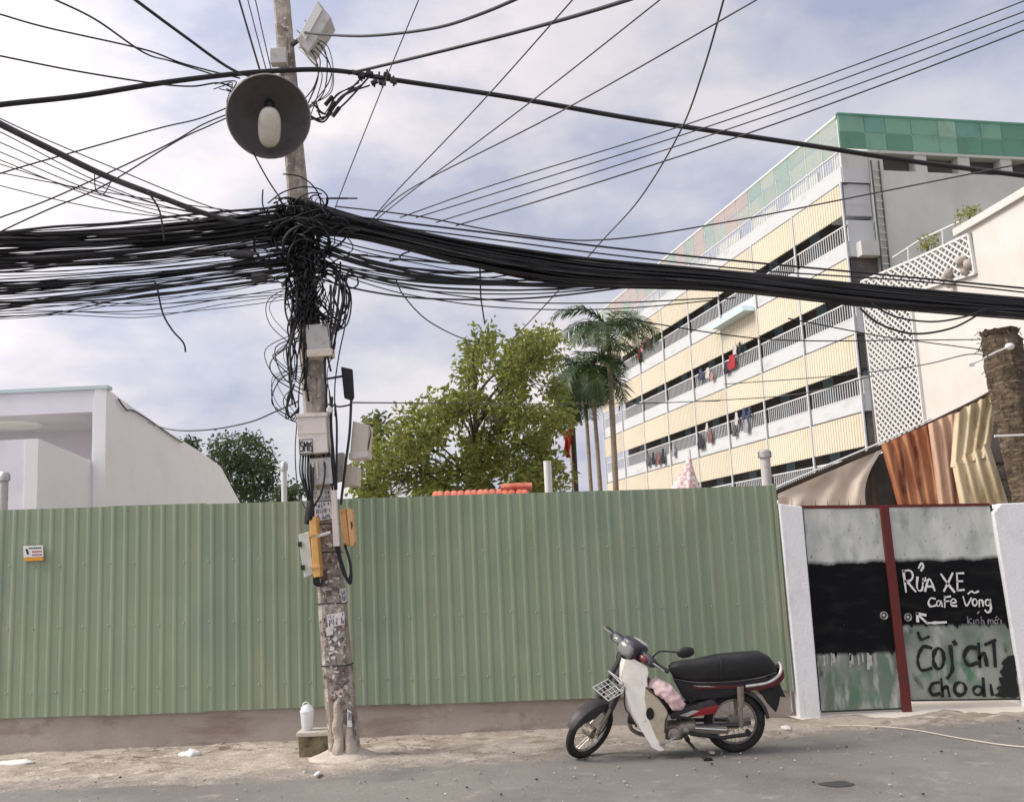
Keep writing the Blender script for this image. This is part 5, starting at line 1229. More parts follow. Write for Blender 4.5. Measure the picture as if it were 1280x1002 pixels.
# wrapped cables and loops at the pole
def ploop(i):
    py = rs.uniform(252, 330); px = pcx(py) + rs.gauss(0, 14); rx = rs.uniform(10, 44); ry = rs.uniform(8, 34); a0 = rs.uniform(0, 6.28); tl = rs.uniform(-.6, .6); k = rs.uniform(.6, 1.0)
    pts = []
    for j in range(9):
        a = a0 + j / 8 * 2 * math.pi * k; x_ = rx * math.cos(a); y_ = ry * math.sin(a)
        pts.append((px + x_ * math.cos(tl) - y_ * math.sin(tl), py + x_ * math.sin(tl) + y_ * math.cos(tl), YP - .17 - .1 * rs.random() + .12 * math.sin(a)))
    wire(pts, rs.choice([1.5, 2, 2.6, 3.4]), 'black cable loop coiled in the tangle round the pole', 'loops of the pole tangle', rs.choice(['cable', 'cable', 'cable', 'cablegrey']), 4, 5)
for i in range(26): ploop(i)
m = MB(); r3 = random.Random(77)
for i in range(280):
    wide = r3.random() < .22; py = r3.gauss(300, 24) if wide else r3.uniform(255, 405); px = pcx(py) + r3.gauss(0, 26 if wide else 8); pts = []
    hz_ = 18 if wide else 9; vt_ = 7 if wide else 17
    for j in range(5):
        px += r3.uniform(-hz_, hz_); py += r3.uniform(-vt_, vt_); pts.append(at(px, max(248, min(408, py)), YP - .13 - r3.random() * .16))
    m.tube(cr(pts, 4), r3.choice([.005, .007, .01]), 4)
tag(m.build('cable_tangle', 'cable'), 'dense black knot of cut cable ends round the pole', 'cables', kind='stuff')
# big loops hanging on the right of the pole and vertical runs
for i in range(11):
    x0 = rs.uniform(400, 420); x1 = rs.uniform(426, 441); yt = rs.uniform(325, 350); yb = rs.uniform(385, 412)
    wire([(390, yt, YP - .1), (x0, yt - 4, YP - .12), (x1, lerp(yt, yb, .4), YP - .14), (x1 - 3, yb - 6, YP - .14), (x0 + 4, yb, YP - .12), (392, yb - rs.uniform(6, 30), YP - .12)], rs.choice([1.6, 2.2, 2.8]), 'long cable loop hanging beside the pole below the tangle', 'long loops beside the pole', 'cable')
wire(wl_([(444, 345), (436, 340), (432, 350), (438, 360), (447, 356), (446, 346), (438, 343)], YP - .15, YP - .2), 2.2, 'small round coil of cable beside the pole', 'overhead wires', 'cable')
for i in range(26):
    lf = rs.random() < .75; x0 = rs.uniform(356, 388) if lf else rs.uniform(404, 436); yt = rs.uniform(325, 360); yb = rs.uniform(440, 525)
    x1 = pcx(yb) + (rs.uniform(-32, -8) if lf else rs.uniform(12, 26)); pts = [(x0, yt, YP - .15)]
    for k in (.25, .5, .75): pts.append((lerp(x0, x1, k) + rs.uniform(-7, 7), lerp(yt, yb, k), YP - .18 - .08 * rs.random()))
    pts.append((x1, yb, YP - .16)); wire(pts, rs.choice([1.3, 1.8, 2.4, 3.0]), 'black cable running down the side of the pole', 'cables running down the pole', rs.choice(['cable', 'cable', 'cablegrey']), 6, 5)
for i in range(12):
    y0 = rs.uniform(345, 470); x0 = rs.uniform(352, 372); pts = [(x0 + 14, y0, YP - .15), (x0 - rs.uniform(4, 26), y0 + rs.uniform(10, 30), YP - .2), (x0 - rs.uniform(4, 26), y0 + rs.uniform(35, 60), YP - .2), (x0 + 14, y0 + rs.uniform(60, 80), YP - .15)]
    wire(pts, rs.choice([.9, 1.2, 1.6]), 'thin stray wire bowing out from the pole', 'stray wires bowing from the pole', rs.choice(['cable', 'cablegrey']), 6, 5)
for i in range(6):
    wire([(368, rs.uniform(478, 486), YP - .2), (rs.uniform(352, 360), rs.uniform(500, 516), YP - .22), (rs.uniform(358, 368), rs.uniform(520, 528), YP - .22), (374, rs.uniform(508, 516), YP - .2)], rs.choice([1.4, 2]), 'small cable loop beside the top of the white meter box', 'small loops by the meter box', 'cable')
# leads between the meter box and the orange casing
for i in range(6):
    x0 = 376 + i * 3.2; x1 = 388 + rs.uniform(-2, 3)
    wire([(x0, 566, YB + .1), (x0 - 1, 590, YB + .02), (lerp(x0, x1, .6), 618, YB + .02), (x1, 636, YB + .05), (390, 650, YB + .08)], rs.choice([2, 2.6, 3.2]), 'black lead dropping from the meter box into the orange casing', 'leads under the meter box', 'cable')
wire([(404, 566, YB + .1), (406, 590, YB), (402, 615, YB), (394, 630, YB + .02), (389, 640, YB + .05)], 2.6, 'black lead looping round from the meter box to the casing', 'leads under the meter box', 'cable')
m = MB(); m.tube(cr([at(388, 626, YB + .04), at(388, 636, YB + .02), at(388, 650, YB + .02)], 5), lambda t: .026 + .012 * math.sin(t * 3), 10); m.tube([at(386, 636, YB + .05), at(384, 655, YB + .05)], .03, 8)
tag(m.build('tape_wrap', 'blackmatte', smooth=True), 'black taped cable joint above the orange casing', 'cable joint')
for i in range(5):
    x0 = 424 + rs.uniform(-2, 4); d_ = i * 2.2
    wire([(417 + rs.uniform(0, 6), 680, YP - .2), (424 + d_ * .3, 700, YP - .2), (431 + d_ * .4, 720 + d_ * .6, YP - .2), (437 + d_ * .2, 722 + d_ * .5, YP - .18), (438, 705, YP - .16), (431, 680, YP - .12)], rs.choice([2.2, 2.8, 3.4]), 'black cable loop hanging below the orange box', 'loops below the orange box', 'cable')
for i in range(4):
    wire([(392 + i * 2, 720, YP - .25), (393 + i * 2.2, 728 + rs.uniform(0, 3), YP - .25), (399 + i, 732 - i, YP - .22), (403, 728 - i, YP - .15)], 2.2, 'short black lead at the foot of the orange casing', 'leads below the orange casing', 'cable')
for i in range(4):
    x0 = 408 + i * 3.5; wire([(x0, 480 + 8 * i, YP - .2), (x0 + rs.uniform(-2, 4), 530, YP - .23), (x0 + 3 + rs.uniform(-3, 3), 570, YP - .24), (416 + i * 1.5, 612, YP - .24)], rs.choice([2, 3, 4]), 'black cable running down into the white casing', 'cables into the white casing', 'cable')
wire(wl_([(372, 522), (369, 560), (371, 600), (378, 628), (386, 640)], YP - .2, YP - .28), 1.6, 'thin grey wire hanging beside the meter box', 'overhead wires', 'cablegrey')
wire(wl_([(410, 505), (425, 508), (440, 505)], YP - .2, YP - .1), 2.2, 'short cable from the insulator to the antenna rod', 'overhead wires', 'cable')

# ------------------------------------------------------------------ block, cup, litter
Yk = gnd(391, 949).y
bk = thing('concrete_block', (at(391, 949, Yk).x, Yk + .1, 0), 'mossy concrete block on the pavement beside the pole', 'block')
m = MB(); P = [at(372, 918, Yk), at(412, 917, Yk), at(411, 948, Yk), at(374, 950, Yk)]
for p in P[2:]: p.z = -.005
m.prism(P, (0, .24, 0)); m.build('body', 'block', bk, bevel=.012)
m = MB(); z_ = P[0].z; m.prism([Vector((P[0].x - .012, Yk - .012, z_ - .02)), Vector((P[1].x + .012, Yk - .012, z_ - .02)), Vector((P[1].x + .012, Yk - .012, z_ + .022)), Vector((P[0].x - .012, Yk - .012, z_ + .022))], (0, .27, 0)); m.build('slab', 'blocktop', bk, bevel=.01)
cz = z_ + .022; cc = at(384, 905, Yk + .1); cpp = Vector((cc.x, Yk + .1, cz)); s_ = 1 / 1280 * (Yk + .1)
cu = thing('drink_cup', cpp, 'white plastic drink cup with lid standing on the block', 'cup')
m = MB(); m.lathe([(.001, 0), (6 * s_, 0), (6.4 * s_, .01), (8.2 * s_, 22 * s_), (8.2 * s_, 22.5 * s_)], 20, Matrix.Translation(cpp)); m.build('cup', 'cupwhite', cu, smooth=True)
m = MB(); m.lathe([(8.6 * s_, 21.5 * s_), (8.7 * s_, 23 * s_), (7.8 * s_, 24 * s_), (7 * s_, 27 * s_), (4.5 * s_, 29.5 * s_), (.001, 30.5 * s_)], 20, Matrix.Translation(cpp)); m.build('lid', 'cuplid', cu, smooth=True)
m = MB(); m.tube(cr([cpp + Vector((-5 * s_, -.02, 27 * s_)), cpp + Vector((-3 * s_, -.03, 32.5 * s_)), cpp + Vector((2 * s_, -.03, 33 * s_)), cpp + Vector((5 * s_, -.02, 27 * s_))], 5), .005, 5); m.build('handle', 'cuplid', cu)
rs = random.Random(3)
def crumple(px, py, w_, h_, mt, label, seed):
    c = gnd(px, py, .03); m = MB(); m.ell(Vector((0, 0, 0)), (w_ / 1280 * c.y, .09, h_ / 1280 * c.y), 22, 12)
    m.xf(lambda v: v * (1 + .35 * mnoise.noise(v * 16 + Vector((seed, 0, 0))) + .2 * mnoise.noise(v * 40 + Vector((seed, 3, 0)))) + c)
    return tag(m.build('litter', mt, smooth='all'), label, 'litter')
crumple(20, 953, 20, 3.5, 'litter', 'flattened white plastic bag lying by the wall', 1)
crumple(238, 942, 12, 5, 'litter', 'pale crumpled lump of rubbish at the wall foot', 2)
crumple(397, 966, 3, 1.6, 'litter', 'white scrap beside the pole footing', 3)
crumple(890, 939, 4, 1.2, 'stone', 'pale scrap on the ground behind the motorbike stand', 4)
crumple(983, 909, 5, 2, 'litter', 'white scraps by the gate pillar foot', 6)
m = MB(); r4 = random.Random(8)
for i in range(420):
    px = r4.uniform(-20, 1300); yb = interp(edge, px); py = r4.uniform(yb - 48, yb + 40) if r4.random() < .8 else r4.uniform(940, 1002)
    c = gnd(px, py, .015)
    if c.y > YF - .02: continue
    q_ = r4.choice([.004, .005, .006, .008, .012]); m.ell(c, (q_ * r4.uniform(.7, 1.4), q_, q_ * .6), 6, 4, Matrix.Rotation(r4.uniform(0, 3), 3, 'Z'), 1, r4.choice([0, 0, 0, 0, 0, 0, 0, 0, 2, 2, 2, 1]))
tag(m.build('pebbles', ['stone', 'litter', 'timber']), 'loose pebbles and crumbs strewn over pavement and road edge', 'pebbles', kind='stuff')
m = MB()
for i in range(34):
    px = r4.choice([r4.uniform(440, 530), r4.uniform(150, 420), r4.uniform(700, 1000)]); c = gnd(px, r4.uniform(925, 940) - (px - 400) * .03, .03); a = r4.uniform(0, 3.1); d = Vector((math.cos(a), .4 * math.sin(a), .12)) * r4.uniform(.02, .07)
    if c.y > YF - .05: c.y = YF - .06
    m.tube([c - d, c + Vector((0, 0, .004)), c + d], .003, 4)
tag(m.build('twigs', 'drygrass'), 'dry twigs and straw along the foot of the low wall', 'twigs', kind='stuff')
mk('oil', (.05, .048, .046), rough=.5)
for px, py, w_, h_, lb in ((1047, 980, 20, 3, 'dark oily stain on the road before the gate'), (345, 958, 14, 3.5, 'dark damp stain on the pavement by the block')):
    c = gnd(px, py); m = MB(); n = 26; c.z = .0045 if px > 1000 else .062; ry = h_ / 1280 * c.y / .19
    m.v = [c + Vector((math.cos(2 * math.pi * j / n) * w_ / 1280 * c.y, math.sin(2 * math.pi * j / n) * ry, 0)) * 1 for j in range(n)]
    m.v = [c + (v - c) * (1 + .5 * mnoise.noise((v - c) * 9)) for v in m.v]; m.f = [tuple(range(n))]; m.m = [0]
    if px > 1000: tag(m.build('road_stain', 'oil'), kind='structure')
# chalky hose line across the road by the gate
m = MB(); m.tube(cr([gnd(a, b, .012) for a, b in ((1010, 907), (1060, 906), (1130, 910), (1200, 922), (1260, 931), (1330, 936))], 6), .0055, 5)
tag(m.build('hose', 'boxcream', smooth='all'), 'thin pale hose lying on the road from the gate', 'hose')

# ------------------------------------------------------------------ motorbike
RC = gnd(920, 939.5)                              # rear tyre contact
BK = thing('motorbike', RC, 'old cream underbone motorbike with black seat parked on its side stand', 'motorbike')
S7 = 4.129
KM = 1.0 / 1280 * RC.y / S7
rr_, uu_ = (.9988, -.045), (-.045, -.9988)
def Bx(zx, zy, y=0.0):
    dx, dy = zx - 950, zy - 742
    return Vector((-(dx * rr_[0] + dy * rr_[1]) * KM, y, (dx * uu_[0] + dy * uu_[1]) * KM))
LEAN = R(7)
BK.rotation_euler = (0, 0, math.pi)
Lm = Matrix.Rotation(-LEAN, 3, 'X')               # towards the left side (local +y)
def bb(m, name, mt, parent=None, steer=False, smooth=True, **k):
    if steer: m.xf(STEER)
    m.xf(lambda v: Lm @ v)
    return m.build(name, mt, parent or BK, smooth, local=True, **k)
WR = .262
RA = Vector((0, 0, WR)); FA = Vector((1.235, 0, WR))
HD = Bx(415, 300); HD.y = 0
axs = (HD - FA).normalized(); SA = R(46)
def STEER(v):
    return HD + Matrix.Rotation(SA, 3, axs) @ (v - HD)
# steering axis meets the ground ahead of the axle; keep the front wheel on the road
for _ in range(4):
    FA.z -= min((Lm @ STEER(FA + Vector((math.cos(a_ * .1) * WR, 0, math.sin(a_ * .1) * WR)))).z for a_ in range(63)) - .004
def wheel(c, nm, steer, tr=.034):
    o = thing('x', (0, 0, 0), None, None); bpy.data.objects.remove(o)
    m = MB(); n = 44
    P = [c + Vector((math.cos(2 * math.pi * k / n) * (WR - tr), 0, math.sin(2 * math.pi * k / n) * (WR - tr))) for k in range(n)]
    m.tube(P, .02, 6, closed=True); hub = MB(); hub.tube([c + Vector((0, -.05, 0)), c + Vector((0, .05, 0))], .05, 16)
    root = bb(hub, nm, 'alu', None, steer)
    t = MB(); t.tube(P, tr, 12, closed=True); bb(t, 'tyre', 'rubber', root, steer)
    q = MB(); P2 = [c + Vector((math.cos(2 * math.pi * k / n) * (WR - tr * 1.9), 0, math.sin(2 * math.pi * k / n) * (WR - tr * 1.9))) for k in range(n)]
    q.tube(P2, .016, 6, closed=True); bb(q, 'rim', 'rim', root, steer)
    s = MB()
    for k in range(28):
        a = 2 * math.pi * k / 28; a2 = a + (.32 if k % 2 else -.32); sd_ = .03 if k % 4 < 2 else -.03
        s.tube([c + Vector((math.cos(a2) * .045, sd_, math.sin(a2) * .045)), c + Vector((math.cos(a) * (WR - tr * 1.9), 0, math.sin(a) * (WR - tr * 1.9)))], .0026, 4)
    tag(bb(s, 'spokes', 'rim', root, steer), kind='stuff')
    return root
wheel(RA, 'rear_wheel', False, .038)
wheel(FA, 'front_wheel', True, .034)
# fork, fender
for sy in (-1, 1):
    m = MB(); m.tube([FA + Vector((0, sy * .075, 0)), FA.lerp(HD, .45) + Vector((0, sy * .075, 0))], .019, 10); bb(m, 'fork_leg', 'alu', steer=True)
    m = MB(); m.tube([FA.lerp(HD, .4) + Vector((0, sy * .075, 0)), HD + Vector((0, sy * .06, .05))], lambda t: .032 - .004 * t, 10); bb(m, 'fork_cover', 'bikegrey', steer=True)
m = MB(); n = 22; R1 = WR + .028
for i in range(n + 1):
    a = lerp(R(28), R(140), i / n); wd = lerp(.045, .06, math.sin(math.pi * i / n)); sk = .045 + .07 * math.exp(-((i / n - .45) / .28) ** 2)
    er = Vector((math.cos(a), 0, math.sin(a)))
    for (yy, dr) in ((-wd, -sk), (-wd, -.03), (-wd * .8, -.006), (0, .006), (wd * .8, -.006), (wd, -.03), (wd, -sk)): m.v.append(FA + er * (R1 + dr) + Vector((0, yy, 0)))
m.f = [(i * 7 + j, i * 7 + j + 1, i * 7 + 8 + j, i * 7 + 7 + j) for i in range(n) for j in range(6)]; m.m = [0] * len(m.f)
bb(m, 'front_fender', 'bikegrey', steer=True)
m = MB(); m.tube(cr([FA + Vector((0, .1, .0)), FA + Vector((-.12, .1, .15)), FA + Vector((-.16, .09, .34))], 5), .006, 5); bb(m, 'brake_cable', 'black', steer=True)
m = MB(); m.tube([FA + Vector((0, -.1, 0)), FA + Vector((0, .1, 0))], .014, 8); bb(m, 'front_axle', 'steel', steer=True)
# leg shield: two swept wings and the front panel
def wing(poly, yfun, th, sy):
    """triangulated plate with y given by position"""
    bm = bmesh.new(); vs = [bm.verts.new(p) for p in poly]; f_ = bm.faces.new(vs)
    bmesh.ops.triangulate(bm, faces=[f_]); 
    for _ in range(3): bmesh.ops.subdivide_edges(bm, edges=bm.edges[:], cuts=1, use_grid_fill=True)
    bm.verts.ensure_lookup_table(); m = MB()
    bm.verts.index_update()
    o = [Vector((v.co.x, sy * yfun(v.co), v.co.z)) for v in bm.verts]; i_ = [Vector((v.co.x, sy * (yfun(v.co) - th), v.co.z)) for v in bm.verts]; k = len(o)
    m.v = o + i_; m.f = [tuple(v.index for v in f.verts) for f in bm.faces] + [tuple(v.index + k for v in reversed(f.verts)) for f in bm.faces]
    for e_ in bm.edges:
        if len(e_.link_faces) == 1: a, b = e_.verts[0].index, e_.verts[1].index; m.f.append((a, b, b + k, a + k))
    m.m = [0] * len(m.f); bm.free(); return m
sh_out = [(396, 275), (440, 270), (500, 303), (506, 330), (494, 400), (490, 440), (502, 540), (540, 640), (580, 700), (555, 706), (522, 690), (478, 622), (432, 540), (402, 450), (380, 385), (386, 320)]
ws = [Bx(a, b) for a, b in sh_out]
xf0, xb0 = Bx(380, 385).x, Bx(580, 700).x
yw = lambda p: .085 + .1 * max(0, min(1, (xf0 - p.x) / (xf0 - xb0))) ** .7
inn = [(492, 395), (520, 420), (560, 455), (600, 520), (588, 560), (584, 620), (580, 702), (540, 640), (500, 540), (486, 450)]
for sy in (1, -1):
    bb(wing(ws, yw, .02, sy), 'leg_shield', 'bikewhite')
    bb(wing([Bx(a, b) for a, b in inn], lambda p: .165 - .02 * (p.z - .4), .02, sy), 'inner_shield', 'bikecream')
m = MB(); k = 12
cl = cr([Bx(*p) for p in ((398, 275), (384, 330), (380, 385), (402, 450), (432, 540), (478, 622))], 3)
for i, p in enumerate(cl):
    for yy in (-1, -.6, -.2, .2, .6, 1): m.v.append(p + Vector((.022 * (1 - yy * yy), yy * yw(p), 0)))
m.f = [(i * 6 + j, i * 6 + j + 1, i * 6 + 7 + j, i * 6 + 6 + j) for i in range(len(cl) - 1) for j in range(5)]; m.m = [0] * len(m.f)
bb(m, 'front_panel', 'bikewhite')
m = MB(); c = Bx(512, 526, .178); m.lathe([(.001, 0), (.034, 0), (.034, .006), (.001, .006)], 18, Matrix.Translation(c) @ Matrix.Rotation(R(-90), 4, 'X') @ Matrix.Diagonal((1, 1.5, 1, 1)))
bb(m, 'shield_dark_disc', 'black')  # proud black disc painting the darkness of a hole
# spine and frame
m = MB(); m.tube(cr([HD, Bx(500, 400), Bx(560, 470), Bx(640, 520), Bx(720, 520)], 5), .055, 10); bb(m, 'frame_spine', 'bikegrey')
m = MB(); m.tube([HD + axs * .02, HD - axs * .2], .05, 12); bb(m, 'head_tube', 'bikegrey')
# handlebar cluster (turns with the fork)
HC = HD + axs * .12
fwd = Vector((axs.z, 0, -axs.x)); 
rotn = Matrix((fwd, Vector((0, 1, 0)), axs)).transposed()
m = MB(); m.ell(HC + fwd * .03, (.112, .1, .088), 20, 14, rotn, .5); bb(m, 'nacelle', 'bikepurple', steer=True)
m = MB(); m.ell(HC + fwd * .105 - axs * .02, (.046, .086, .06), 18, 12, rotn, .6); bb(m, 'headlight', 'lens', steer=True)
m = MB(); m.ell(HC - fwd * .03 + axs * .075, (.06, .075, .02), 14, 8, rotn, .6); bb(m, 'speedometer', 'boxgrey', steer=True)
for sy in (-1, 1):
    m = MB(); m.ell(HC + Vector((0, sy * .16, .0)) + fwd * .02, (.045, .1, .044), 16, 10, rotn, .6); bb(m, 'bar_cover', 'bikepurple', steer=True)
    m = MB(); m.ell(HC + Vector((0, sy * .155, -.01)) + fwd * .055, (.03, .06, .03), 14, 8, rotn, .7); bb(m, 'indicator', 'lens' if sy < 0 else 'maroon', steer=True)
    g0 = HC + Vector((0, sy * .22, .005)); g1 = HC + Vector((0, sy * .37, .015)) - fwd * .035
    m = MB(); m.tube([HC, g0, g1], .012, 8); bb(m, 'handlebar', 'steel', steer=True)
    m = MB(); m.tube([g0.lerp(g1, .2), g1], .019, 10); bb(m, 'grip', 'black', steer=True)
    m = MB(); m.tube(cr([g0 + fwd * .03, g0.lerp(g1, .4) + fwd * .06, g1 + fwd * .055 - axs * .01], 5), .006, 6); bb(m, 'lever', 'steel', steer=True)
mp0 = STEER(HC + Vector((0, .2, .03))); mpw = Bx(684, 228, 0); mpw.y = mp0.y + .05
m = MB(); m.tube(cr([mp0, mp0.lerp(mpw, .25) + Vector((0, .01, .05)), mpw + Vector((.05, 0, .0))], 6), .007, 6); bb(m, 'mirror_stem', 'black')
m = MB(); m.ell(mpw, (.075, .028, .044), 18, 12, Matrix.Rotation(.12, 3, 'Y'), .9); bb(m, 'mirror', 'black')
# front wire rack
m = MB(); rk = lambda a, b, y: STEER(Vector((0, 0, 0))) if False else Bx(a, b, y)
F4 = [rk(240, 418, .05), rk(310, 466, .17), rk(380, 430, .15), rk(318, 384, .0)]
for i in range(4): m.tube([F4[i], F4[(i + 1) % 4]], .005, 6)
for t in (.25, .5, .75):
    m.tube([F4[0].lerp(F4[1], t), F4[3].lerp(F4[2], t)], .0035, 5); m.tube([F4[0].lerp(F4[3], t), F4[1].lerp(F4[2], t)], .0035, 5)
D4 = [p + Vector((-.015, 0, .055)) for p in F4]
for i in (2, 3): m.tube([F4[i], D4[i]], .005, 6)
m.tube([D4[2], D4[3]], .005, 6); m.tube([D4[2], F4[1]], .004, 5)
m.tube([rk(318, 340, .02), rk(318, 384, .0)], .005, 5); m.tube([rk(318, 340, .02), rk(378, 375, .12)], .005, 5); m.tube([rk(378, 375, .12), rk(380, 430, .15)], .005, 5)
bb(m, 'front_rack', 'chrome')
m = MB(); m.lathe([(.001, 0), (.02, 0), (.024, .012), (.001, .018)], 12, Matrix.Translation(Bx(374, 390, .14)) @ Matrix.Rotation(R(-90), 4, 'X')); bb(m, 'reflector', 'chrome')
# seat: lofted
st = [(622, 318, 345, .06), (640, 303, 372, .09), (680, 295, 392, .105), (740, 290, 400, .115), (860, 264, 400, .125), (960, 254, 392, .13), (1070, 247, 372, .13), (1115, 268, 362, .12), (1148, 310, 345, .09), (1156, 325, 338, .05)]
m = MB(); nn_ = 20
for zx, zt0_, zb0_, hw_ in st:
    a, b = Bx(zx, zt0_), Bx(zx, zb0_); c = (a + b) / 2; hh = (a.z - b.z) / 2
    for j in range(nn_):
        an_ = 2 * math.pi * j / nn_; sg_ = lambda v, e_: math.copysign(abs(v) ** e_, v)
        m.v.append(c + Vector((0,   .8 * hw_ * sg_(math.cos(an_), .5), hh * sg_(math.sin(an_), .62))))
m.f = [(i * nn_ + j, i * nn_ + (j + 1) % nn_, (i + 1) * nn_ + (j + 1) % nn_, (i + 1) * nn_ + j) for i in range(len(st) - 1) for j in range(nn_)] + [tuple(range(nn_)), tuple((len(st) - 1) * nn_ + j for j in range(nn_))]; m.m = [0] * len(m.f)
bb(m, 'seat', 'seat')
def slab(poly, hw_, name, mt, bevel=.012, y0=0):
    m = MB(); m.prism([Bx(a, b, y0 - hw_) for a, b in poly], (0, 2 * hw_, 0)); return bb(m, name, mt, bevel=bevel)
slab([(640, 375), (720, 385), (985, 378), (1090, 362), (1120, 362), (1090, 405), (990, 430), (905, 462), (720, 478), (690, 475), (655, 410)], .095, 'under_seat_body', 'blackmatte', .02)
slab([(720, 400), (850, 402), (985, 399), (985, 414), (850, 418), (735, 420)], .104, 'side_trim', 'maroon', .004)
slab([(722, 401), (800, 402), (850, 408), (760, 408)], .107, 'trim_flash', 'chrome', .002)
slab([(612, 542), (690, 508), (820, 468), (852, 490), (842, 532), (700, 560), (622, 566)], .11, 'side_cover', 'bikegrey', .01)
slab([(738, 524), (800, 505), (852, 494), (838, 534), (770, 546), (720, 548)], .114, 'red_flash', 'bikered', .003)
slab([(660, 545), (730, 520), (760, 522), (700, 552)], .1145, 'pale_flash', 'boxgrey', .002)
slab([(985, 408), (1090, 400), (1140, 372), (1168, 318), (1176, 330), (1176, 370), (1150, 402), (1060, 428), (990, 428)], .1, 'tail_body', 'maroon', .012)
for sy in (-1, 1):
    m = MB(); m.tube(cr([Bx(985, 402, sy * .118), Bx(1090, 384, sy * .125), Bx(1148, 350, sy * .11), Bx(1167, 318, sy * .07), Bx(1168, 305, 0)], 6), .014, 8); bb(m, 'grab_rail', 'chrome')
m = MB(); m.ell(Bx(1172, 355, 0), (.03, .075, .04), 14, 10, None, .6); bb(m, 'tail_light', 'bikered')
slab([(1040, 425), (1130, 402), (1162, 398), (1192, 468), (1164, 462), (1158, 500), (1143, 542), (1110, 505), (1085, 465)], .055, 'rear_fender', 'blackmatte', .01)
m = MB(); n = 16
for i in range(n + 1):
    a = lerp(R(60), R(200), i / n) ; er = Vector((-math.cos(a - R(60)), 0, math.sin(a - R(60)))) if False else Vector((math.cos(lerp(R(35), R(175), i / n)), 0, math.sin(lerp(R(35), R(175), i / n))))
    for (yy, dr) in ((-.06, -.03), (-.05, 0), (.05, 0), (.06, -.03)): m.v.append(RA + er * (WR + .03 + dr) + Vector((0, yy, 0)))
m.f = [(i * 4 + j, i * 4 + j + 1, i * 4 + 5 + j, i * 4 + 4 + j) for i in range(n) for j in range(3)]; m.m = [0] * len(m.f); bb(m, 'mudguard', 'bikegrey')
# drive side
for sy in (-1, 1):
    m = MB(); a, b = Bx(960, 405, sy * .11), Bx(966, 605, sy * .1); m.tube([a, a.lerp(b, .5)], .03, 12); m.tube([a.lerp(b, .5), b], .016, 10); bb(m, 'shock_absorber', 'alu')
    m = MB(); m.tube([Bx(700, 600, sy * .09), Bx(950, 595, sy * .09)], .018, 8); bb(m, 'swingarm', 'bikegrey')
m = MB(); P = [(720, 596), (890, 598), (905, 612), (900, 632), (720, 640), (705, 620)]; m.prism([Bx(a, b, .085) for a, b in P], (0, .035, 0)); bb(m, 'chain_case', 'alu', bevel=.01)
m = MB(); m.tube([Bx(735, 604, .125), Bx(890, 612, .125)], .012, 8); bb(m, 'case_rib', 'chrome')
m = MB(); m.tube([Bx(710, 628, .14), Bx(860, 648, .145), Bx(1000, 632, .13)], .017, 8); m.tube([Bx(985, 612, .13), Bx(1005, 630, .13)], .018, 8); bb(m, 'footrest_bar', 'black')
m = MB(); m.tube([Bx(690, 645, -.2), Bx(690, 645, .22)], .012, 8); m.tube([Bx(690, 645, .14), Bx(690, 645, .22)], .022, 8); bb(m, 'foot_peg', 'black')
m = MB(); m.ell(Bx(635, 630, .02), (.095, .12, .07), 18, 12, None, .6); m.ell(Bx(700, 610, .03), (.09, .1, .06), 16, 10, None, .6); bb(m, 'engine', 'alu')
m = MB(); m.lathe([(.001, 0), (.055, 0), (.05, .02), (.001, .026)], 20, Matrix.Translation(Bx(630, 628, .135)) @ Matrix.Rotation(R(-90), 4, 'X')); bb(m, 'engine_cover', 'rim')
m = MB()
for k in range(6): p = Bx(560, 610).lerp(Bx(430, 570), k / 6); m.ell(p, (.012, .085, .065), 14, 8, None, .6)
m.tube([Bx(600, 620), Bx(420, 570)], .05, 10); bb(m, 'cylinder', 'darksteel')
m = MB(); m.tube(cr([Bx(425, 590, -.02), Bx(440, 640, -.04), Bx(520, 672, -.08), Bx(680, 668, -.13)], 5), .018, 8); bb(m, 'exhaust_header', 'rim')
m = MB(); m.tube([Bx(680, 668, -.13), Bx(760, 655, -.15), Bx(1040, 610, -.16)], lambda t: .022 + .022 * min(1, t * 2.5), 12); bb(m, 'muffler', 'alu')
# side stand, standing on the road
m = MB(); foot = Lm.inverted() @ Vector((Bx(770, 760).x, .3, .012)); tpv = Bx(690, 655, .1); m.tube(cr([tpv, tpv.lerp(foot, .55) + Vector((.01, .0, 0)), foot], 5), .013, 8); m.box(foot + Vector((-.015, .01, 0)), (.07, .045, .012)); bb(m, 'side_stand', 'black')
m = MB(); m.tube(cr([Bx(415, 330, .06), Bx(395, 420, .1), Bx(400, 520, .06), Bx(440, 560, .03)], 5), .006, 5); bb(m, 'control_cable', 'black')
for k, (yy, dz) in enumerate(((.02, .0), (-.03, .02), (.05, -.01))):
    m = MB(); a = STEER(HC + Vector((-.02, yy * 3, -.03))); m.tube(cr([a, a.lerp(Bx(390, 330, yy), .5) + Vector((.07, 0, .02)), Bx(385, 380, yy * 1.5), Bx(410, 460, .04)], 6), .005, 5); bb(m, 'control_cable', 'black')
m = MB(); m.tube(cr([Bx(640, 372, .084), Bx(740, 386, .103), Bx(860, 384, .112), Bx(960, 376, .116), Bx(1070, 358, .116), Bx(1140, 338, .088)], 6), .005, 6); bb(m, 'seat_piping', 'cablegrey')
m = MB()
for k in range(4): m.tube(cr([Bx(870 + k * 1.5, 262 - k * .2, 0), Bx(868 + k * 1.5, 268, .08), Bx(866 + k * 1.5, 300, .109), Bx(866 + k * 1.5, 370, .11)], 5), .004, 5)
bb(m, 'seat_strap', 'blackmatte')
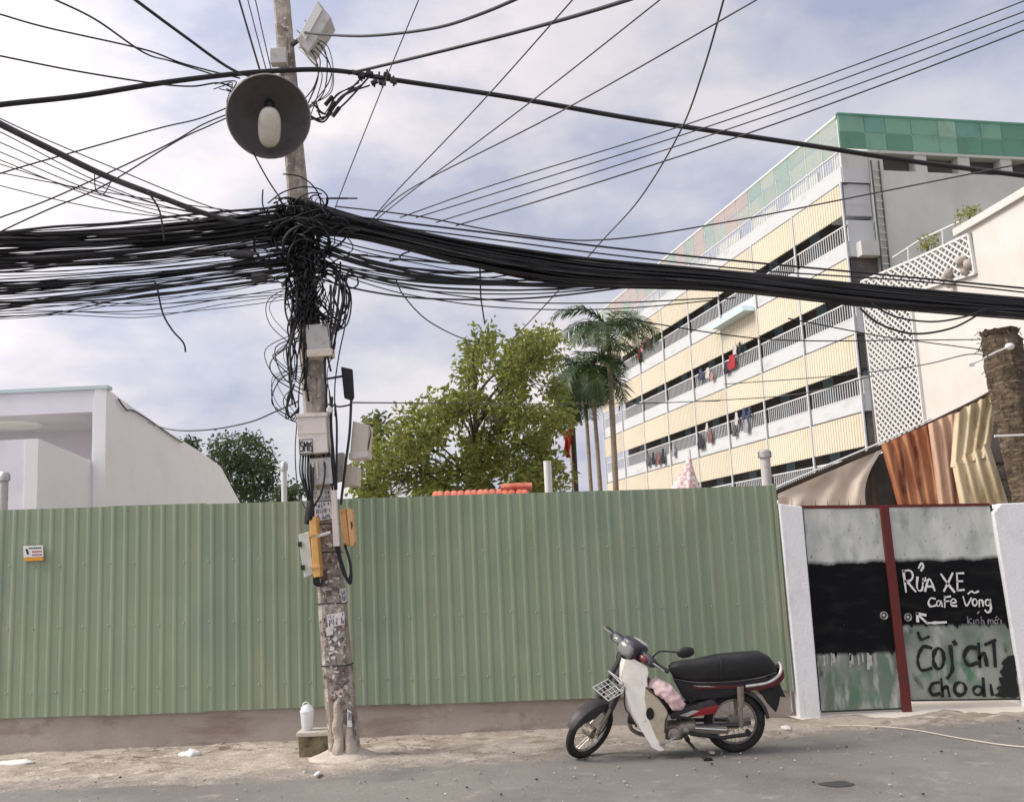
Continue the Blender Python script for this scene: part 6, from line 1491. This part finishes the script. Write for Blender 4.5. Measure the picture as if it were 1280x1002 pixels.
m = MB(); m.tube(cr([Bx(640, 640, .15), Bx(600, 660, .17), Bx(560, 668, .19)], 4), .008, 6); m.tube([Bx(560, 668, .17), Bx(560, 668, .23)], .013, 8); bb(m, 'gear_pedal', 'steel')
m = MB(); m.lathe([(.001, 0), (.022, 0), (.022, .008), (.001, .012)], 12, Matrix.Translation(Bx(690, 612, .13)) @ Matrix.Rotation(R(-90), 4, 'X')); bb(m, 'sprocket_cap', 'steel')
for a, b in ((500, 450), (560, 640), (486, 560)):
    m = MB(); m.ell(Bx(a, b, .186), (.008, .004, .008), 8, 6); bb(m, 'shield_screw', 'steel')
m = MB(); m.tube(cr([Bx(492, 400, .178), Bx(520, 424, .176), Bx(560, 458, .172), Bx(600, 520, .17), Bx(588, 560, .17), Bx(584, 620, .17)], 5), .006, 6); bb(m, 'shield_trim', 'blackmatte')
# pink bag slung on the frame
m = MB(); path = cr([Bx(515, 385, .1), Bx(560, 400, .15), Bx(605, 435, .18), Bx(645, 480, .19), Bx(676, 492, .18)], 8); k = len(path); nn_ = 22
for i, p in enumerate(path):
    t = i / (k - 1); r_ = .018 + .046 * math.sin(math.pi * min(.97, .12 + .85 * t)) ** .8 * (1.05 if t < .6 else 1.1)
    for j in range(nn_):
        a = 2 * math.pi * j / nn_; q_ = Vector((math.sin(a) * -.6, math.cos(a) * .75, math.sin(a) * .8)); m.v.append(p + q_ * r_ * (1 + .3 * mnoise.noise(Vector((i * .3, a * 1.3, 2))) + .22 * mnoise.noise(p * 30 + q_ * 3)))
m.f = [(i * nn_ + j, i * nn_ + (j + 1) % nn_, (i + 1) * nn_ + (j + 1) % nn_, (i + 1) * nn_ + j) for i in range(k - 1) for j in range(nn_)] + [tuple(range(nn_)), tuple((k - 1) * nn_ + j for j in range(nn_))]; m.m = [0] * len(m.f)
Rz = Matrix.Rotation(math.pi, 3, 'Z'); m.xf(lambda v: Rz @ (Lm @ v) + RC)
tag(m.build('plastic_bag', 'pinkbag', smooth='all'), 'crumpled pink plastic bag slung in front of the motorbike seat', 'bag')
